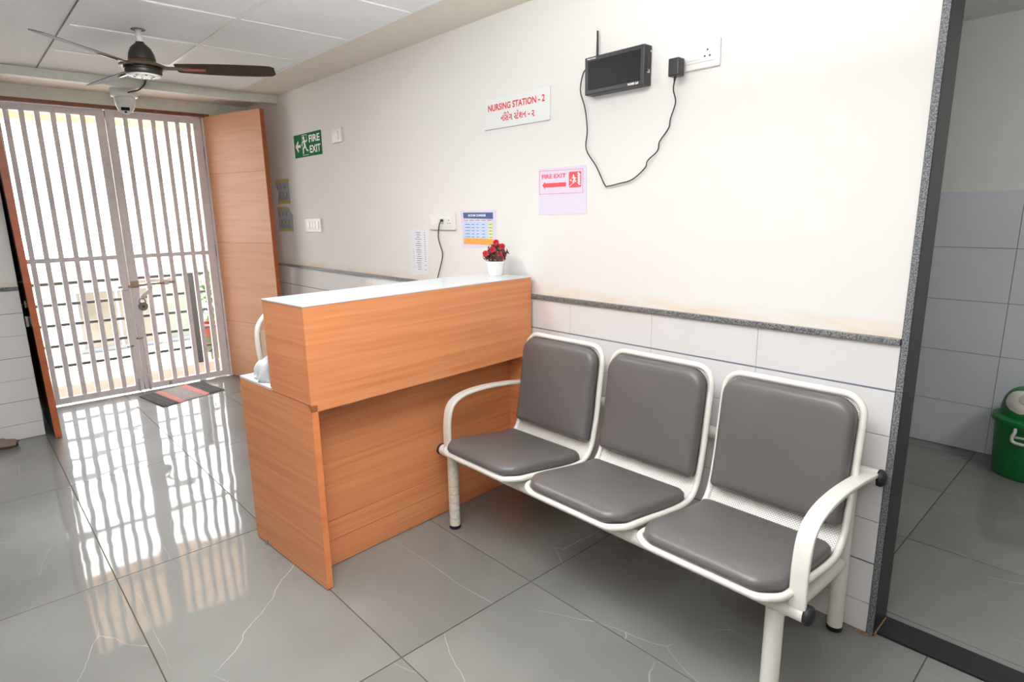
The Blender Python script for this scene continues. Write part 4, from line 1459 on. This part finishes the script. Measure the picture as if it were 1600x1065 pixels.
# printed list in a clear sleeve
ls = thing('list_sheet', 'white printed list taped to the wall left of the socket cable', 'notice', (-3.13, YS, 1.05))
bm = bmesh.new(); poly_on_wall(bm, [(-3.235, 1.056), (-3.040, 1.082), (-3.015, 1.348), (-3.225, 1.350)], YS, .0010); obj('sheet', bm, m_paper_white, ls)
rr = []
rnd = random.Random(9)
for k in range(18):
    z = 1.325 - k * .0131
    w_ = rnd.uniform(.014, .034)
    rr.append((-3.137 - w_, -3.137 + w_, z, z + .0036))
    if k < 14 or k in (15, 17):
        rr.append((-3.075, -3.062, z, z + .0036))
    if 7 < k < 14 or k == 16:
        rr.append((-3.196, -3.188, z, z + .0036))
rects_on_wall('list_print', rr, YW - .0017, .0003, m_ink, ls)

# socket board over the counter, with a dark cable
def socket_board(name, label, x0, x1, z0, z1):
    r = thing(name, label, 'socket', ((x0 + x1) / 2, YS, z0))
    bm = bmesh.new(); bm_box(bm, x0, x1, YW - .014, YS, z0, z1); bevel(bm, .004, 2)
    obj('plate', bm, m_white_plastic2, r)
    return r
s2 = socket_board('socket_board', 'ivory socket board above the counter with a dark cable plugged in', -2.997, -2.752, 1.346, 1.442)
box('inner_frame', -2.975, -2.775, YW - .0165, YW - .0142, 1.368, 1.422, m_white_plastic, s2, .002)
box('rocker', -2.935, -2.90, YW - .020, YW - .0167, 1.378, 1.412, m_white_plastic, s2, .002)
for cx_ in (-2.865, -2.800):
    bm = bmesh.new()
    for (dx, dz) in ((-.009, -.008), (.009, -.008), (0, .009)):
        bm_lathe(bm, [(0, .0172), (.0035, .0172), (.0035, .0166), (0, .0166)], 10, M=Matrix.Translation((cx_ + dx, YW, 1.392 + dz)) @ Matrix.Rotation(PI / 2, 4, 'X'))
    obj('socket_hole', bm, m_slot, s2)
cb = thing('cable', 'dark cable hanging from the ivory socket board behind the counter', 'cable', (-2.86, YW - .02, 1.398))
bm = bmesh.new()
bm_tube(bm, smoothline([(-2.859, YW - .022, 1.400), (-2.870, YW - .030, 1.385), (-2.900, YW - .018, 1.345), (-2.912, YW - .013, 1.300), (-2.896, YW - .013, 1.255), (-2.877, YW - .013, 1.205), (-2.900, YW - .013, 1.140), (-2.932, YW - .014, 1.070), (-2.94, YW - .026, 1.0), (-2.94, YW - .027, .90), (-2.93, YW - .013, .80)], 6), .0032, 8)
obj('cord', bm, m_black, cb, True)
bm = bmesh.new(); bm_lathe(bm, [(0, .0172), (.008, .0172), (.008, .030), (.004, .034), (0, .034)], 12, M=Matrix.Translation((-2.859, YW, 1.400)) @ Matrix.Rotation(PI / 2, 4, 'X'))
obj('plug', bm, m_black, cb, True, 40)

# wall monitor (nurse call display)
mo = thing('call_monitor', 'black wall mounted nurse call monitor with a short antenna', 'monitor', (-1.62, YS, 1.915))
x0, x1, z0, z1, yf, yb = -1.771, -1.473, 1.917, 2.064, YW - .0515, YW - .001
bm = bmesh.new(); bm_box(bm, x0, x1, yf, yb, z0, z1); bevel(bm, .003, 2); obj('case', bm, m_black, mo)
box('screen', x0 + .018, x1 - .018, yf - .0012, yf - .0002, z0 + .018, z1 - .016, m_black2, mo)
wall_text('NURSE Call', -1.548, -1.498, 1.9225, 1.9315, yf - .0008, m_white_print, mo, .04)
wall_text('Future of care', -1.757, -1.712, 2.0535, 2.0600, yf - .0008, m_white_print, mo, .03)
bm = bmesh.new(); bm_tube(bm, [(-1.722, YW - .030, z1 - .002), (-1.722, YW - .030, z1 + .100)], [.0055, .0038], 10); obj('antenna', bm, m_black, mo, True, 40)
bm = bmesh.new(); bm_lathe(bm, [(0, 0), (.007, 0), (.007, .006), (0, .006)], 12, (-1.722, YW - .030, z1 - .0005)); obj('antenna_base', bm, m_black, mo)
Mside = Matrix.Translation((x1, YW - .012, z1 - .022)) @ Matrix.Rotation(PI / 2, 4, 'Y')
bm = bmesh.new(); bm_lathe(bm, [(0, .003), (.005, .003), (.005, 0)], 12, M=Mside); obj('side_jack', bm, m_steel, mo)
for k in range(5):
    box('side_button', x1, x1 + .0022, YW - .034, YW - .026, z1 - .050 - k * .012, z1 - .042 - k * .012, m_darksteel, mo)
box('side_port', x1, x1 + .0015, YW - .034, YW - .014, z0 + .045, z0 + .058, m_steel, mo)

# power brick, its lead and the white switchboard
sb_ = thing('switchboard', 'large white switchboard with socket holes, right of the black monitor', 'socket', (-1.26, YS, 1.942))
bm = bmesh.new(); bm_box(bm, -1.375, -1.180, YW - .013, YS, 1.941, 2.034); bevel(bm, .003, 2); obj('plate', bm, m_white_plastic, sb_)
box('inner_frame', -1.362, -1.195, YW - .016, YW - .0132, 1.962, 2.014, m_white_plastic, sb_, .002)
bm = bmesh.new()
for (dx, dz) in ((-.010, -.010), (.010, -.010), (0, .011)):
    bm_lathe(bm, [(0, .0168), (.0036, .0168), (.0036, .016), (0, .016)], 10, M=Matrix.Translation((-1.226 + dx, YW, 1.990 + dz)) @ Matrix.Rotation(PI / 2, 4, 'X'))
obj('socket_hole', bm, m_slot, sb_)
for k in range(2):
    box('rocker', -1.302 + k * .026, -1.280 + k * .026, YW - .0185, YW - .0162, 1.972, 2.004, m_white_plastic, sb_, .002)
ad = thing('power_adapter', 'black plug-in power adapter in the white switchboard', 'adapter', (-1.33, YW - .05, 1.92))
bm = bmesh.new(); bm_box(bm, -1.352, -1.308, YW - .072, YW - .030, 1.921, 1.984); bevel(bm, .004, 2); obj('case', bm, m_black, ad)
bm = bmesh.new(); bm_box(bm, -1.345, -1.318, YW - .0295, YW - .0166, 1.952, 1.982); bevel(bm, .003, 2); obj('prong_block', bm, m_black, ad)
pts = [(-1.330, YW - .056, 1.922), (-1.334, YW - .054, 1.905), (-1.352, YW - .03, 1.880), (-1.350, YW - .016, 1.838), (-1.372, YW - .012, 1.783), (-1.379, YW - .012, 1.748),
       (-1.418, YW - .012, 1.702), (-1.426, YW - .012, 1.668), (-1.471, YW - .012, 1.634), (-1.483, YW - .012, 1.606), (-1.544, YW - .012, 1.564), (-1.61, YW - .012, 1.551), (-1.665, YW - .012, 1.543), (-1.687, YW - .012, 1.549),
       (-1.736, YW - .012, 1.630), (-1.793, YW - .012, 1.704), (-1.788, YW - .012, 1.784), (-1.802, YW - .012, 1.874), (-1.829, YW - .012, 1.952), (-1.806, YW - .018, 2.020), (-1.772, YW - .026, 2.026)]
bm = bmesh.new(); bm_tube(bm, smoothline(pts, 5), .0026, 8); obj('lead', bm, m_black, ad, True)
bm = bmesh.new(); bm_tube(bm, [(-1.330, YW - .056, 1.9225), (-1.3335, YW - .0545, 1.906)], [.006, .0035], 8); obj('strain_relief', bm, m_black, ad, True)

# ------------------------------------------------------------------ green bin in the side room
BX, BYc = -0.345, 4.118
bn = thing('waste_bin', 'green plastic swing top bin with a white flap in the side room', 'bin', (BX, BYc, 0))
bm = bmesh.new()
bm_lathe(bm, [(0, .002), (.150, .002), (.156, .010), (.172, .300), (.172, .306), (.160, .306), (.150, .02), (0, .02)], 44, (BX, BYc, 0)); obj('body', bm, m_bin, bn, True, 40)
bm = bmesh.new()
bm_lathe(bm, [(.1735, .292), (.186, .295), (.189, .306), (.186, .320), (.172, .328), (.160, .332), (.150, .332), (.150, .307), (.1735, .306), (.1735, .292)], 44, (BX, BYc, 0)); obj('rim', bm, m_bin, bn, True, 40)
# arched hood with an oval opening, white flap slung in it
bm = bmesh.new()
NA, NB = 28, 12
rows = []
for i in range(NB + 1):
    t = i / NB * (PI / 2)
    r = .156 * math.cos(t) ** .42 if i < NB else 0.0
    z = .330 + .150 * math.sin(t)
    rows.append([bm.verts.new((BX + r * math.cos(2 * PI * k / NA), BYc + r * math.sin(2 * PI * k / NA), z)) for k in range(NA)] if r > 1e-4 else [bm.verts.new((BX, BYc, z))])
for A, B in zip(rows[:-1], rows[1:]):
    for k in range(NA):
        if len(B) == 1:
            bm.faces.new((A[k], A[(k + 1) % NA], B[0]))
        else:
            bm.faces.new((A[k], A[(k + 1) % NA], B[(k + 1) % NA], B[k]))
hood = obj('hood', bm, m_bin, bn, True)
# flap: curved white shell following the hood's front
def flap(scale_a, lift, mat, name, parent, t0, t1, a0, a1):
    bm = bmesh.new()
    n, m_ = 14, 20
    ct, ca = (t0 + t1) / 2, (a0 + a1) / 2
    ht, ha = (t1 - t0) / 2, (a1 - a0) / 2
    cen = None
    rings = []
    for q in range(6):
        f = q / 5
        ring = []
        for k in range(m_):
            th = 2 * PI * k / m_
            ex = 0.8
            t = ct + ht * f * math.copysign(abs(math.sin(th)) ** ex, math.sin(th))
            a = ca + ha * f * math.copysign(abs(math.cos(th)) ** ex, math.cos(th))
            r = .156 * max(math.cos(t), 1e-4) ** .42
            ln = lift * (1 if f < .95 else .2)
            ring.append(Vector((BX + (r + ln) * math.cos(a), BYc + (r + ln) * math.sin(a), .330 + .150 * math.sin(t) + ln * math.sin(t))))
        rings.append(ring)
    c = bm.verts.new(rings[0][0])
    R_ = [[bm.verts.new(p) for p in rg] for rg in rings[1:]]
    for k in range(m_):
        bm.faces.new((c, R_[0][k], R_[0][(k + 1) % m_]))
    for A, B in zip(R_[:-1], R_[1:]):
        for k in range(m_):
            bm.faces.new((A[k], B[k], B[(k + 1) % m_], A[(k + 1) % m_]))
    return obj(name, bm, mat, parent, True)
fl = flap(1, .005, m_white_plastic2, 'flap', bn, .20, 1.36, -PI / 2 - 1.12, -PI / 2 + 1.12)
flap(1, .0075, m_bin_flap, 'flap_recess', fl, .50, 1.18, -PI / 2 - .62, -PI / 2 + .62)
# white wire handle at the front
bm = bmesh.new()
hp = smoothline([(-.405, 3.952, .290), (-.405, 3.938, .270), (-.412, 3.934, .250), (-.408, 3.930, .225), (-.385, 3.926, .218), (-.335, 3.922, .218), (-.290, 3.926, .218), (-.268, 3.934, .228), (-.266, 3.940, .25), (-.272, 3.945, .27), (-.272, 3.958, .29)], 5)
bm_tube(bm, hp, .0085, 10); obj('handle', bm, m_bin_flap, bn, True)
bm = bmesh.new(); bm_tube(bm, [(-.402, 3.934, .248), (-.275, 3.934, .248)], .006, 8); obj('handle_grip', bm, m_bin_flap, bn, True)

# clean up orphan data
for m in list(bpy.data.meshes):
    if m.users == 0:
        bpy.data.meshes.remove(m)
